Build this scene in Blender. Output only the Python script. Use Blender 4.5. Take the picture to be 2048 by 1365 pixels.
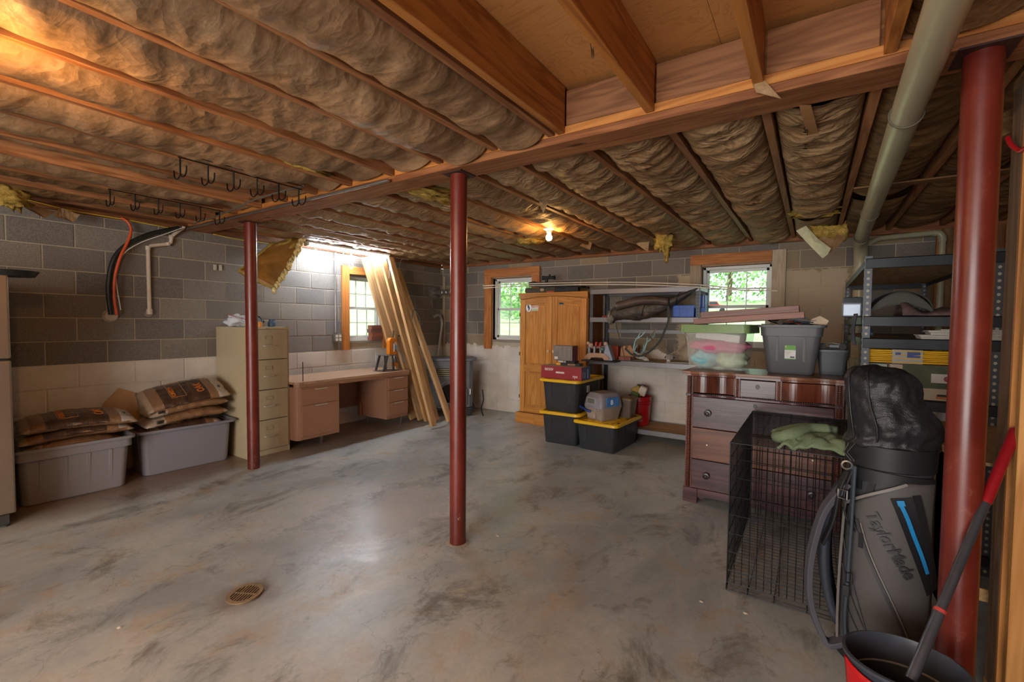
import bpy, math, random
from mathutils import Vector, Matrix, noise
PI = math.pi
R = math.radians
random.seed(7)
for o in list(bpy.data.objects): bpy.data.objects.remove(o, do_unlink=True)
scene = bpy.context.scene
col = scene.collection
# ---------------------------------------------------------------- camera
FPX, YAW, PIT, ROL, CH = 913.63, 0.581995, 0.040055, 0.0080031, 1.41163
_fw = Vector((-math.sin(YAW)*math.cos(PIT), math.cos(YAW)*math.cos(PIT), -math.sin(PIT)))
_rt = Vector((math.cos(YAW), math.sin(YAW), 0)); _up = _rt.cross(_fw)
_r = _rt*math.cos(ROL) + _up*math.sin(ROL); _u = -_rt*math.sin(ROL) + _up*math.cos(ROL)
cd = bpy.data.cameras.new('camera'); cam = bpy.data.objects.new('camera', cd); col.objects.link(cam)
cd.sensor_width = 36; cd.lens = FPX*36/2048; cd.clip_start = 0.05; cd.clip_end = 300
mw = Matrix((( _r.x, _u.x, -_fw.x, 0), (_r.y, _u.y, -_fw.y, 0), (_r.z, _u.z, -_fw.z, CH), (0, 0, 0, 1)))
cam.matrix_world = mw
scene.camera = cam
# ---------------------------------------------------------------- view and world
vs = scene.view_settings
scene.display_settings.display_device = 'sRGB'
vs.view_transform = 'Standard'; vs.look = 'None'; vs.gamma = 1; vs.use_curve_mapping = False
vs.exposure = 0.55
world = bpy.data.worlds.new('sky'); scene.world = world; world.use_nodes = True
wn = world.node_tree; wn.nodes.clear()
wo = wn.nodes.new('ShaderNodeOutputWorld'); wb = wn.nodes.new('ShaderNodeBackground')
wb.inputs[0].default_value = (0.80, 0.90, 1.0, 1); wb.inputs[1].default_value = 1.6
wn.links.new(wb.outputs[0], wo.inputs[0])
sd = bpy.data.lights.new('sun', 'SUN'); sd.energy = 4.5; sd.angle = R(1); sd.color = (1, .96, .9)
sun = bpy.data.objects.new('sun', sd); col.objects.link(sun); sun.location = (6, -8, 12)
sun.rotation_euler = Vector((-.5, .6, -.8)).to_track_quat('-Z', 'Y').to_euler()
# lamp strengths of fittings and added fill tubes (used where each lamp is built)
TUBE_POWER, BULB_FAR, BULB_LEFT, FILL_TUBE = 82.0, 190.0, 380.0, 36.0
# fill light added behind the camera, out of view
ad = bpy.data.lights.new('fill_area_light', 'AREA'); ad.shape = 'RECTANGLE'; ad.size = 3.2; ad.size_y = 1.9; ad.energy = 170; ad.color = (1, .985, .96)
ao = bpy.data.objects.new('fill_area_light', ad); col.objects.link(ao); ao.location = (-1.0, -3.6, 1.15); ao.rotation_euler = (R(90), 0, 0)
# ---------------------------------------------------------------- helpers
def lin(h):
    h = h.lstrip('#'); r = [int(h[i:i+2], 16)/255 for i in (0, 2, 4)]
    return tuple((c/12.92 if c <= .04045 else ((c+.055)/1.055)**2.4) for c in r)
def C(c):
    if isinstance(c, str): c = lin(c)
    return (c[0], c[1], c[2], 1)
class NT:
    def __init__(s, name):
        s.m = bpy.data.materials.new(name); s.m.use_nodes = True; s.t = s.m.node_tree; s.n = s.t.nodes
        s.b = s.n['Principled BSDF']
    def N(s, t, **k):
        n = s.n.new(t)
        for a, v in k.items(): setattr(n, a, v)
        return n
    def L(s, a, b): s.t.links.new(a, b)
    def val(s, sock, v):
        if isinstance(v, bpy.types.NodeSocket): s.L(v, sock)
        else: sock.default_value = v
    def math(s, op, a, b=None, c=None, clamp=False):
        n = s.N('ShaderNodeMath', operation=op, use_clamp=clamp)
        s.val(n.inputs[0], a)
        if b is not None: s.val(n.inputs[1], b)
        if c is not None: s.val(n.inputs[2], c)
        return n.outputs[0]
    def noise(s, vec, scale, detail=4, rough=.6, dist=0):
        n = s.N('ShaderNodeTexNoise'); s.L(vec, n.inputs['Vector']); n.inputs['Scale'].default_value = scale
        n.inputs['Detail'].default_value = detail; n.inputs['Roughness'].default_value = rough; n.inputs['Distortion'].default_value = dist
        return n.outputs['Fac']
    def ramp(s, f, pts):
        n = s.N('ShaderNodeValToRGB'); s.L(f, n.inputs[0]); e = n.color_ramp.elements
        while len(e) < len(pts): e.new(.5)
        for i, (p, c) in enumerate(pts): e[i].position = p; e[i].color = C(c) if not isinstance(c, (int, float)) else (c, c, c, 1)
        return n.outputs[0]
    def mix(s, f, a, b, mode='MIX'):
        n = s.N('ShaderNodeMix', data_type='RGBA', blend_type=mode)
        s.val(n.inputs[0], f)
        for k, v in ((6, a), (7, b)):
            if isinstance(v, bpy.types.NodeSocket): s.L(v, n.inputs[k])
            else: n.inputs[k].default_value = C(v)
        return n.outputs[2]
    def coord(s, kind='Object', scale=(1, 1, 1), rnd=0):
        if kind == 'World': src = s.N('ShaderNodeNewGeometry').outputs['Position']
        else: src = s.N('ShaderNodeTexCoord').outputs[kind]
        if rnd:
            oi = s.N('ShaderNodeObjectInfo'); mu = s.math('MULTIPLY', oi.outputs['Random'], float(rnd))
            va = s.N('ShaderNodeVectorMath', operation='ADD'); s.L(src, va.inputs[0]); s.L(mu, va.inputs[1]); src = va.outputs[0]
        mp = s.N('ShaderNodeMapping'); mp.inputs['Scale'].default_value = scale; s.L(src, mp.inputs[0])
        return mp.outputs[0]
    def bump(s, f, strength=.3, dist=.01):
        n = s.N('ShaderNodeBump'); n.inputs['Strength'].default_value = strength; n.inputs['Distance'].default_value = dist
        s.L(f, n.inputs['Height']); s.L(n.outputs[0], s.b.inputs['Normal'])
    def set(s, **k):
        for a, v in k.items():
            a = {'rough': 'Roughness', 'metal': 'Metallic', 'spec': 'Specular IOR Level', 'trans': 'Transmission Weight', 'col': 'Base Color', 'alpha': 'Alpha', 'coat': 'Coat Weight', 'sheen': 'Sheen Weight'}[a]
            if a == 'Base Color' and not isinstance(v, bpy.types.NodeSocket): v = C(v)
            s.val(s.b.inputs[a], v)
        return s.m
_mc = {}
def plain(c, rough=.6, metal=0, var=.12, scale=9, bump=0, spec=.5, **k):
    key = ('p', c, rough, metal, var, scale, bump, spec, tuple(sorted(k.items())))
    if key in _mc: return _mc[key]
    t = NT('plain'); v = t.coord('Object', rnd=5)
    f = t.noise(v, scale, 5, .65)
    c0 = C(c); a = tuple(x*(1-var) for x in c0[:3]); b = tuple(min(1, x*(1+var)) for x in c0[:3])
    t.set(col=t.ramp(f, [(.3, a), (.7, b)]), metal=metal, spec=spec)
    t.set(rough=t.math('ADD', t.math('MULTIPLY', f, .12), rough-.06, clamp=True), **k)
    if bump: t.bump(t.noise(v, scale*6, 5), bump, .004)
    _mc[key] = t.m; return t.m
def wood(c1, c2, axis='z', rough=.6, grain=7, knots=True, bump=.15, spec=.4, coarse=1.0, rvar=.25):
    key = ('w', c1, c2, axis, rough, grain, knots, coarse, rvar)
    if key in _mc: return _mc[key]
    t = NT('wood'); s = [grain*coarse]*3; s['xyz'.index(axis)] = .55*coarse
    v = t.coord('Object', tuple(s), rnd=7)
    f = t.noise(v, 1.3, 3, .5, .6)
    w = t.math('FRACT', t.math('MULTIPLY', f, 7.0)); w = t.math('ABSOLUTE', t.math('SUBTRACT', w, .5)); w = t.math('MULTIPLY', w, 2.0)
    s2 = [90]*3; s2['xyz'.index(axis)] = 2.5
    g = t.noise(t.coord('Object', tuple(s2), rnd=3), 1.0, 3, .6)
    m = t.math('ADD', t.math('MULTIPLY', w, .55), t.math('MULTIPLY', g, .5))
    cc = t.ramp(m, [(.15, c2), (.75, c1)])
    big = t.noise(t.coord('Object', (1, 1, 1), rnd=11), 2.2, 3)
    cc = t.mix(t.ramp(big, [(.35, 0.0), (.75, rvar)]), cc, c2)
    if knots:
        vo = t.N('ShaderNodeTexVoronoi'); sk = [9]*3; sk['xyz'.index(axis)] = 3.2; t.L(t.coord('Object', tuple(sk), rnd=9), vo.inputs['Vector']); vo.inputs['Scale'].default_value = .55
        k = t.ramp(vo.outputs['Distance'], [(.05, 1.0), (.12, 0.0)])
        cc = t.mix(k, cc, tuple(x*.35 for x in C(c2)[:3]))
    oi = t.N('ShaderNodeObjectInfo')
    hs = t.N('ShaderNodeHueSaturation'); t.L(cc, hs.inputs['Color']); t.L(t.math('ADD', t.math('MULTIPLY', oi.outputs['Random'], .3), .85), hs.inputs['Value'])
    t.set(col=hs.outputs[0], rough=rough, spec=spec)
    if bump: t.bump(g, bump, .002)
    _mc[key] = t.m; return t.m
def emit(c, s):
    t = NT('lamp'); t.b.inputs['Emission Color'].default_value = C(c); t.b.inputs['Emission Strength'].default_value = s; t.set(col=c); return t.m
def rot2(x, y, a): return x*math.cos(a)-y*math.sin(a), x*math.sin(a)+y*math.cos(a)
class M:
    def __init__(s): s.v = []; s.f = []; s.mi = []; s.c = 0
    def add(s, vs, fs):
        n = len(s.v); s.v += [tuple(v) for v in vs]; s.f += [tuple(i+n for i in f) for f in fs]; s.mi += [s.c]*len(fs); return s
    def box(s, x0, y0, z0, x1, y1, z1, mat=None):
        vs = [(x, y, z) for z in (z0, z1) for y in (y0, y1) for x in (x0, x1)]
        if mat: vs = [mat @ Vector(v) for v in vs]
        return s.add(vs, [(0, 2, 3, 1), (4, 5, 7, 6), (0, 1, 5, 4), (2, 6, 7, 3), (0, 4, 6, 2), (1, 3, 7, 5)])
    def beam(s, p0, p1, w, h, up=(0, 0, 1), ex=0):
        p0, p1 = Vector(p0), Vector(p1); d = (p1-p0); L = d.length; d.normalize(); up = Vector(up)
        if abs(d.dot(up)) > .98: up = Vector((0, 1, 0))
        sx = d.cross(up).normalized(); uz = sx.cross(d)
        mt = Matrix.Translation(p0) @ Matrix((sx, d, uz)).transposed().to_4x4()
        return s.box(-w/2, -ex, -h/2, w/2, L+ex, h/2, mt)
    def tube(s, path, r, n=8, caps=True, closed=False):
        P = [Vector(p) for p in path]; k = len(P); rs = r if isinstance(r, (list, tuple)) else [r]*k
        T = []
        for i in range(k):
            a = P[(i-1) % k] if closed or i > 0 else P[0]; b = P[(i+1) % k] if closed or i < k-1 else P[-1]
            T.append((b-a).normalized() if (b-a).length > 1e-9 else Vector((0, 0, 1)))
        nrm = T[0].orthogonal().normalized(); vs = []
        for i in range(k):
            if i: nrm = (nrm - T[i]*nrm.dot(T[i])).normalized()
            bi = T[i].cross(nrm)
            for j in range(n):
                a = 2*PI*j/n; vs.append(P[i]+(nrm*math.cos(a)+bi*math.sin(a))*rs[i])
        fs = []
        for i in range(k if closed else k-1):
            for j in range(n):
                a, b = i*n+j, i*n+(j+1) % n; c, d = ((i+1) % k)*n+(j+1) % n, ((i+1) % k)*n+j
                fs.append((a, b, c, d))
        if caps and not closed: fs += [tuple(range(n-1, -1, -1)), tuple((k-1)*n+j for j in range(n))]
        return s.add(vs, fs)
    def cyl(s, p0, p1, r0, r1=None, n=20): return s.tube([p0, p1], [r0, r0 if r1 is None else r1], n)
    def lathe(s, prof, c=(0, 0, 0), n=24, ax='z', sx=1, sy=1, close=True):
        vs = []
        for r, h in prof:
            for j in range(n):
                a = 2*PI*j/n; x, y = r*sx*math.cos(a), r*sy*math.sin(a)
                p = (x, y, h) if ax == 'z' else ((x, h, y) if ax == 'y' else (h, x, y))
                vs.append((p[0]+c[0], p[1]+c[1], p[2]+c[2]))
        fs = [(i*n+j, i*n+(j+1) % n, (i+1)*n+(j+1) % n, (i+1)*n+j) for i in range(len(prof)-1) for j in range(n)]
        if close:
            if prof[0][0] > 1e-6: fs.append(tuple(range(n-1, -1, -1)))
            if prof[-1][0] > 1e-6: fs.append(tuple((len(prof)-1)*n+j for j in range(n)))
        return s.add(vs, fs)
    def loft(s, loops, cap0=True, cap1=True, closed=True):
        n = len(loops[0]); vs = [p for l in loops for p in l]; m = n if closed else n-1
        fs = [(i*n+j, i*n+(j+1) % n, (i+1)*n+(j+1) % n, (i+1)*n+j) for i in range(len(loops)-1) for j in range(m)]
        if cap0: fs.append(tuple(range(n-1, -1, -1)))
        if cap1: fs.append(tuple((len(loops)-1)*n+j for j in range(n)))
        return s.add(vs, fs)
    def grid(s, fn, nu, nv, wrap=False):
        vs = [fn(i/nu, j/nv) for j in range(nv+1) for i in range(nu+1)]
        return s.add(vs, [(j*(nu+1)+i, j*(nu+1)+i+1, (j+1)*(nu+1)+i+1, (j+1)*(nu+1)+i) for j in range(nv) for i in range(nu)])
    def prism(s, poly, a0, a1, ax='z'):
        def P(x, y, h): return (x, y, h) if ax == 'z' else ((x, h, y) if ax == 'y' else (h, x, y))
        n = len(poly); vs = [P(x, y, a0) for x, y in poly]+[P(x, y, a1) for x, y in poly]
        return s.add(vs, [tuple(range(n)), tuple(range(2*n-1, n-1, -1))]+[(i, i+n, (i+1) % n+n, (i+1) % n) for i in range(n)])
    def ball(s, c, r, n=12, m=8, sc=(1, 1, 1), amp=0, seed=0, fr=3):
        vs = []; fs = []
        for i in range(m+1):
            th = PI*i/m
            for j in range(n):
                a = 2*PI*j/n; d = Vector((math.sin(th)*math.cos(a), math.sin(th)*math.sin(a), math.cos(th)))
                k = r*(1+amp*noise.noise(d*fr+Vector((seed, seed*.3, 0))))
                vs.append((c[0]+d.x*k*sc[0], c[1]+d.y*k*sc[1], c[2]+d.z*k*sc[2]))
        for i in range(m):
            for j in range(n): fs.append((i*n+j, (i+1)*n+j, (i+1)*n+(j+1) % n, i*n+(j+1) % n))
        return s.add(vs, fs)
    def mesh(s, name, mats, smooth=0):
        me = bpy.data.meshes.new(name); me.from_pydata(s.v, [], s.f)
        ms = mats if isinstance(mats, (list, tuple)) else [mats]
        for m in ms: me.materials.append(m)
        if len(ms) > 1: me.polygons.foreach_set('material_index', s.mi)
        me.update()
        import bmesh
        bm = bmesh.new(); bm.from_mesh(me); bmesh.ops.remove_doubles(bm, verts=bm.verts, dist=1e-5); bmesh.ops.recalc_face_normals(bm, faces=bm.faces); bm.to_mesh(me); bm.free()
        if smooth:
            me.polygons.foreach_set('use_smooth', [True]*len(me.polygons))
            if smooth < 179: me.set_sharp_from_angle(angle=R(smooth))
        return me
    def build(s, name, mats, parent=None, smooth=0, bevel=0, seg=2, loc=None, rz=0, solid=0):
        me = s.mesh(name, mats, smooth)
        o = bpy.data.objects.new(name, me); col.objects.link(o)
        if parent is not None: o.parent = parent
        if loc is not None: o.location = loc
        if rz: o.rotation_euler = (0, 0, rz)
        if solid:
            md = o.modifiers.new('solid', 'SOLIDIFY'); md.thickness = solid; md.offset = 0
        if bevel:
            md = o.modifiers.new('bevel', 'BEVEL'); md.width = bevel; md.segments = seg; md.limit_method = 'ANGLE'; md.angle_limit = R(40); md.harden_normals = False
        return o
def tag(o, label, cat, group=None, kind=None):
    if label: o['label'] = label
    if cat: o['category'] = cat
    if group: o['group'] = group
    if kind: o['kind'] = kind
    return o
def thing(name, label, cat, loc=(0, 0, 0), rz=0, group=None):
    o = bpy.data.objects.new(name, None); col.objects.link(o); o.location = loc; o.rotation_euler = (0, 0, rz); o.empty_display_size = .1
    return tag(o, label, cat, group)
def struct(o): o['kind'] = 'structure'; return o
def holder(name):
    o = bpy.data.objects.new(name, None); col.objects.link(o); o['kind'] = 'structure'; return o
def rrect(cx, cy, w, d, r, z, n=4):
    pts = []
    for qx, qy, a0 in ((1, 1, 0), (-1, 1, 90), (-1, -1, 180), (1, -1, 270)):
        for k in range(n+1):
            a = R(a0+90*k/n); pts.append((cx+qx*(w/2-r)+r*math.cos(a), cy+qy*(d/2-r)+r*math.sin(a), z))
    return pts
def text(body, size, mat, parent, fn, name='lettering', ext=.0008, bold=0, align='LEFT', sx=1.0, shear=0):
    """lettering as a thin mesh; fn maps (x, y, depth) of the flat text to a point"""
    cu = bpy.data.curves.new('t', 'FONT'); cu.body = body; cu.size = size; cu.align_x = align; cu.extrude = ext; cu.offset = bold; cu.shear = shear; cu.resolution_u = 3
    to = bpy.data.objects.new('t', cu); col.objects.link(to)
    dg = bpy.context.evaluated_depsgraph_get(); me = bpy.data.meshes.new_from_object(to.evaluated_get(dg)); bpy.data.objects.remove(to)
    for v in me.vertices: v.co = Vector(fn(v.co.x*sx, v.co.y, v.co.z))
    me.materials.clear(); me.materials.append(mat)
    o = bpy.data.objects.new(name, me); col.objects.link(o); o.parent = parent; return o
def nz(x, y, z=0, s=1.0): return noise.noise(Vector((x*s, y*s, z*s)))
def copy_tree(o, parent=None):
    c = o.copy(); col.objects.link(c)
    if parent is not None: c.parent = parent
    for ch in list(o.children): copy_tree(ch, c)
    return c
def px(x, y, axis, val):
    """point of a real plane (axis = val) seen at pixel x, y of the photograph"""
    d = _fw + _r*((x-1024)/FPX) - _u*((y-682.5)/FPX); o = Vector((0, 0, CH)); i = 'xyz'.index(axis); t = (val-o[i])/d[i]
    return o+d*t
XA, YB = -5.378, 5.979        # faces of the left and the far wall
ZJ, ZS, ZW = 2.37, 2.605, 2.33  # joist underside, subfloor underside, top of the masonry
# ================================================================ SETTING
# ---- floor
def mat_floor():
    t = NT('concrete floor'); v = t.coord('World'); vs_ = t.coord('World', (1, .62, 1))
    a = t.noise(vs_, 1.05, 8, .66, .4); b = t.noise(v, 4.2, 9, .74, .4); c = t.noise(v, 34, 5, .7)
    base = t.ramp(a, [(.30, '#958b7b'), (.42, '#92999d'), (.54, '#acb1af'), (.70, '#c6c3b9')])
    tan = t.ramp(b, [(.52, 0.0), (.70, .75)])
    base = t.mix(tan, base, '#ad9570')
    dk = t.ramp(t.noise(t.coord('World', (1.25, .8, 1)), 2.4, 10, .76, .5), [(.52, 0.0), (.64, .75)])
    base = t.mix(dk, base, '#57534a')
    wear = t.ramp(t.noise(t.coord('World', (.9, 1.5, 1)), 6.5, 9, .77, .6), [(.60, 0.0), (.68, .55)])
    base = t.mix(wear, base, '#b9b9b4')
    base = t.mix(t.ramp(c, [(.35, .16), (.6, 0.0)]), base, '#6f675c')
    vo = t.N('ShaderNodeTexVoronoi', feature='DISTANCE_TO_EDGE'); t.L(t.coord('World', (1, 1, 1)), vo.inputs['Vector']); vo.inputs['Scale'].default_value = .8
    wv = t.N('ShaderNodeVectorMath', operation='ADD'); t.L(v, wv.inputs[0]); nn = t.N('ShaderNodeTexNoise'); t.L(v, nn.inputs['Vector']); nn.inputs['Scale'].default_value = 2.5; nn.inputs['Detail'].default_value = 6; t.L(nn.outputs['Color'], wv.inputs[1]); t.L(wv.outputs[0], vo.inputs['Vector'])
    base = t.mix(t.ramp(vo.outputs['Distance'], [(.0, .45), (.004, 0.0)]), base, '#5b5247')
    sep = t.N('ShaderNodeSeparateXYZ'); t.L(v, sep.inputs[0])
    # rust and dirt ring round the drain
    dx = t.math('ADD', sep.outputs[0], 2.404); dy = t.math('SUBTRACT', sep.outputs[1], 1.17)
    d = t.math('SQRT', t.math('ADD', t.math('MULTIPLY', dx, dx), t.math('MULTIPLY', dy, dy)))
    d = t.math('ADD', d, t.math('MULTIPLY', t.math('SUBTRACT', b, .5), .25))
    base = t.mix(t.ramp(d, [(.05, .8), (.17, 0.0)]), base, '#6d5540')
    # brown shade along the left wall, painted into the floor colour
    e = t.math('ADD', sep.outputs[0], t.math('MULTIPLY', t.math('SUBTRACT', a, .5), .5))
    base = t.mix(t.ramp(t.math('MULTIPLY', t.math('ADD', e, 4.75), 1.6, clamp=True), [(.0, .75), (.7, 0.0)]), base, '#7a5a42')
    # smooth sealed patch, worn in scallops, its bluish highlight mixed into the colour
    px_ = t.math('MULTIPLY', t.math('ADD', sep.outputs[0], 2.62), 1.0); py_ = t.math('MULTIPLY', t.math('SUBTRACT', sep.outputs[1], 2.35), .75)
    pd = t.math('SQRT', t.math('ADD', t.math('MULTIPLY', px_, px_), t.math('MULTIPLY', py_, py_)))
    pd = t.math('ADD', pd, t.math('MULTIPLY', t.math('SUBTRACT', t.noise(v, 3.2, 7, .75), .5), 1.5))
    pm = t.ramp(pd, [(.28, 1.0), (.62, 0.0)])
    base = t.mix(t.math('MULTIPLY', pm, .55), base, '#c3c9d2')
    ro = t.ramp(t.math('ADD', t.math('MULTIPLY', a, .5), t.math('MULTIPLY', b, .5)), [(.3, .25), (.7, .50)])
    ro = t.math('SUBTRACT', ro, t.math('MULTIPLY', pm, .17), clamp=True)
    t.set(col=base, rough=ro, spec=.6)
    t.bump(t.math('ADD', t.math('MULTIPLY', b, .6), t.math('MULTIPLY', c, .25)), .25, .006)
    return t.m
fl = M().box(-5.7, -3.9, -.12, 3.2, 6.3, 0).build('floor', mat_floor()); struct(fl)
# ---- concrete block walls
def mat_block(which):
    t = NT('block_'+which); v = t.coord('World'); oi = t.N('ShaderNodeObjectInfo')
    f = t.noise(v, 120, 4, .8); g = t.noise(v, 3.0, 4, .6)
    base = t.ramp(f, [(.30, '#4c4845'), (.50, '#78736f'), (.72, '#98928c')])
    base = t.mix(t.math('MULTIPLY', g, .35), base, '#756a60')
    base = t.mix(t.ramp(oi.outputs['Random'], [(.0, .0), (.80, .12), (.86, .65)]) if which == 'B' else t.math('MULTIPLY', oi.outputs['Random'], .15), base, '#94805f')
    hs = t.N('ShaderNodeHueSaturation'); t.L(base, hs.inputs['Color']); t.L(t.math('ADD', t.math('MULTIPLY', oi.outputs['Random'], .35), .85), hs.inputs['Value'])
    base = hs.outputs[0]
    if which == 'M': base = t.mix(g, '#bfb5a0', '#9a8f7c')
    sep = t.N('ShaderNodeSeparateXYZ'); t.L(v, sep.inputs[0]); X, Y, Z = sep.outputs
    nf = t.noise(v, 9, 6, .75); nb = t.noise(t.coord('World', (22, 22, 90)), 1, 3, .7)
    isB = t.math('GREATER_THAN', Y, YB-.05)
    # whitewash of the lower courses: straight on the left wall, ragged on the far one
    thr = t.math('ADD', 1.022, t.math('MULTIPLY', isB, t.math('ADD', .02, t.math('MULTIPLY', t.math('SUBTRACT', nf, .5), .30))))
    low = t.math('LESS_THAN', Z, thr)
    wear = t.math('GREATER_THAN', t.noise(v, 30, 6, .8), .36)
    low = t.math('MULTIPLY', low, t.math('MAXIMUM', wear, .55))
    base = t.mix(low, base, t.ramp(g, [(.3, '#c9c0b5'), (.7, '#ddd6cc')]))
    # cream paint rolled round the right-hand window, with brushed-out edges
    ax = t.math('SUBTRACT', t.math('ABSOLUTE', t.math('ADD', X, .57)), .86)
    az = t.math('SUBTRACT', t.math('ABSOLUTE', t.math('SUBTRACT', Z, 1.42)), .60)
    dd = t.math('MAXIMUM', ax, az); dd = t.math('ADD', dd, t.math('MULTIPLY', t.math('SUBTRACT', nb, .5), .20)); dd = t.math('ADD', dd, t.math('MULTIPLY', t.math('SUBTRACT', nf, .5), .10))
    base = t.mix(t.math('MULTIPLY', t.math('LESS_THAN', dd, 0.0), isB), base, '#b5a48c')
    t.set(col=base, rough=.9, spec=.2)
    t.bump(f, .6, .004)
    return t.m
MBA, MBB, MMO = mat_block('A'), mat_block('B'), mat_block('M')
BL, BH, J = .4064, .2032, .009
_bm = {}
def block_mesh(L, H, m):
    k = (round(L, 3), round(H, 3), m.name)
    if k not in _bm:
        c = .004; a, h = L/2-J/2, H/2-J/2
        b = M(); lo = [[(-a, 0, -h), (a, 0, -h), (a, 0, h), (-a, 0, h)], [(-a, -.0025, -h), (a, -.0025, -h), (a, -.0025, h), (-a, -.0025, h)], [(-a+c, -.005, -h+c), (a-c, -.005, -h+c), (a-c, -.005, h-c), (-a+c, -.005, h-c)]]
        b.loft(lo, cap0=False); _bm[k] = b.mesh('concrete_block', m)
    return _bm[k]
def course_wall(holder_, org, ux, a0, a1, z_top, holes, m, joint0):
    """blocks proud of a mortar bed; org(a) gives the wall point, ux the direction along it, rotation rz turns local -y to the room"""
    rz = math.atan2(ux[1], ux[0]); k = 0
    z = 0.0
    while z < z_top-.03:
        z1 = min(z+BH, z_top); off = joint0 + (BL/2 if k % 2 else 0); a = off
        while a > a0: a -= BL
        while a < a1:
            segs = [(max(a, a0), min(a+BL, a1))]
            for (h0, h1, hz0, hz1) in holes:
                if z1 > hz0+.05 and z < hz1-.05:
                    ns = []
                    for s0, s1 in segs:
                        if s1 <= h0 or s0 >= h1: ns.append((s0, s1)); continue
                        if s0 < h0: ns.append((s0, h0))
                        if s1 > h1: ns.append((h1, s1))
                    segs = ns
            for s0, s1 in segs:
                if s1-s0 < .05: continue
                o = bpy.data.objects.new('concrete_block', block_mesh(s1-s0, z1-z, m)); col.objects.link(o); o.parent = holder_
                p = org((s0+s1)/2); o.location = (p[0], p[1], (z+z1)/2); o.rotation_euler = (0, 0, rz)
                o.location += Vector((math.sin(rz), -math.cos(rz), 0))*random.uniform(-.0015, .0015)
            a += BL
        z = z1; k += 1
def wall_core(name, org, ux, nrm, a0, a1, zt, holes, m):
    """solid backing (the mortar bed), thickness .2 behind the face, with window openings"""
    b = M(); xs = sorted({a0, a1, *[h[0] for h in holes], *[h[1] for h in holes]})
    T = .2
    for s0, s1 in zip(xs, xs[1:]):
        h = [q for q in holes if q[0] <= s0+1e-6 and q[1] >= s1-1e-6]
        spans = [(0, zt)] if not h else [(0, h[0][2]), (h[0][3], zt)]
        for z0, z1 in spans:
            if z1-z0 < .01: continue
            p, q = org(s0), org(s1)
            c = [(p[0], p[1]), (q[0], q[1]), (q[0]+nrm[0]*T, q[1]+nrm[1]*T), (p[0]+nrm[0]*T, p[1]+nrm[1]*T)]
            b.prism(c, z0, z1)
    return struct(b.build(name, m))
# left wall (local a = y), far wall (a = x)
W1 = (4.02, 4.66, 1.14, 2.06); W2 = (-4.30, -3.58, 1.14, 2.11); W3 = (-1.15, -.40, 1.14, 2.11)
wl = wall_core('wall_left', lambda a: (XA, a), (0, 1), (-1, 0), -3.9, 6.2, ZW, [W1], MMO)
course_wall(wl, lambda a: (XA, a), (0, 1), .35, YB-.012, ZW, [W1], MBA, .82+.02)
wb_ = wall_core('wall_far', lambda a: (a, YB), (1, 0), (0, 1), -5.378, 3.0, ZW, [W2, W3], MMO)
course_wall(wb_, lambda a: (a, YB), (1, 0), XA+.012, .98, ZW, [W2, W3], MBB, -1.36)
struct(M().box(3.0, -3.9, 0, 3.2, 6.2, ZW).build('wall_right', MMO))
struct(M().box(-5.378, -3.9, 0, 3.0, -3.7, ZW).build('wall_near', MMO))
# ---- windows
MWV = plain('#d9dad6', .45, var=.05); MSL = plain('#8a7f70', .9)
def mat_glass():
    t = NT('window glass'); t.set(col='#f4f8f8', rough=.02, trans=1.0, spec=.5); t.b.inputs['IOR'].default_value = 1.05; return t.m
MGL = mat_glass()
WP = wood('#c8813f', '#9c5726', 'z', .6); WPH = wood('#c8813f', '#9c5726', 'x', .6)
WPC = wood('#b7a68e', '#a08c72', 'z', .75, bump=.05)
def window(name, org, rz, w, z0, z1, cas, cmats):
    """local x along the wall, -y into the room; cas = (left, right, top) casing widths and extents"""
    h = holder(name); h.location = org; h.rotation_euler = (0, 0, rz); D = .07
    f = M(); e = .035
    for a in ((-w/2, z0, -w/2+e, z1), (w/2-e, z0, w/2, z1), (-w/2, z0, w/2, z0+e), (-w/2, z1-e, w/2, z1)): f.box(a[0], D-.02, a[1], a[2], D+.07, a[3])
    f.build('window_frame', MWV, h, bevel=.003)
    zm = (z0+z1)/2
    for (a, b, dy) in ((z0+e, zm+.015, .005), (zm-.015, z1-e, .03)):
        s = M(); q = .032; x0, x1 = -w/2+e, w/2-e
        for c in ((x0, a, x0+q, b), (x1-q, a, x1, b), (x0, a, x1, a+q+.004), (x0, b-q, x1, b)): s.box(c[0], D+dy, c[1], c[2], D+dy+.022, c[3])
        s.build('sash', MWV, h, bevel=.002)
        for k in (1, 2):
            xx = x0+q+(x1-x0-2*q)*k/3; M().box(xx-.005, D+dy+.004, a+q, xx+.005, D+dy+.018, b-q).build('muntin', MWV, h)
        zz = (a+q+b-q)/2; M().box(x0+q, D+dy+.003, zz-.005, x1-q, D+dy+.019, zz+.005).build('muntin', MWV, h)
        M().box(x0+q, D+dy+.009, a+q, x1-q, D+dy+.012, b-q).build('pane', MGL, h)
    M().box(-w/2-.005, -.015, z0-.035, w/2+.005, D+.06, z0-.001).build('sill', MSL, h, bevel=.004)
    rv = M()
    for a in ((-w/2-.012, -w/2), (w/2, w/2+.012)): rv.box(a[0], -.012, z0, a[1], D+.06, z1)
    rv.box(-w/2, -.012, z1, w/2, D+.06, z1+.012); rv.build('jamb', wood('#a5744a', '#7d5231', 'z'), h)
    for (nm, x0, x1, a, b, m, hz) in cas: M().box(x0, -.045, a, x1, -.0135, b).build(nm, m, h, bevel=.002)
    return h
c1 = (W1[0]+W1[1])/2
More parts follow.
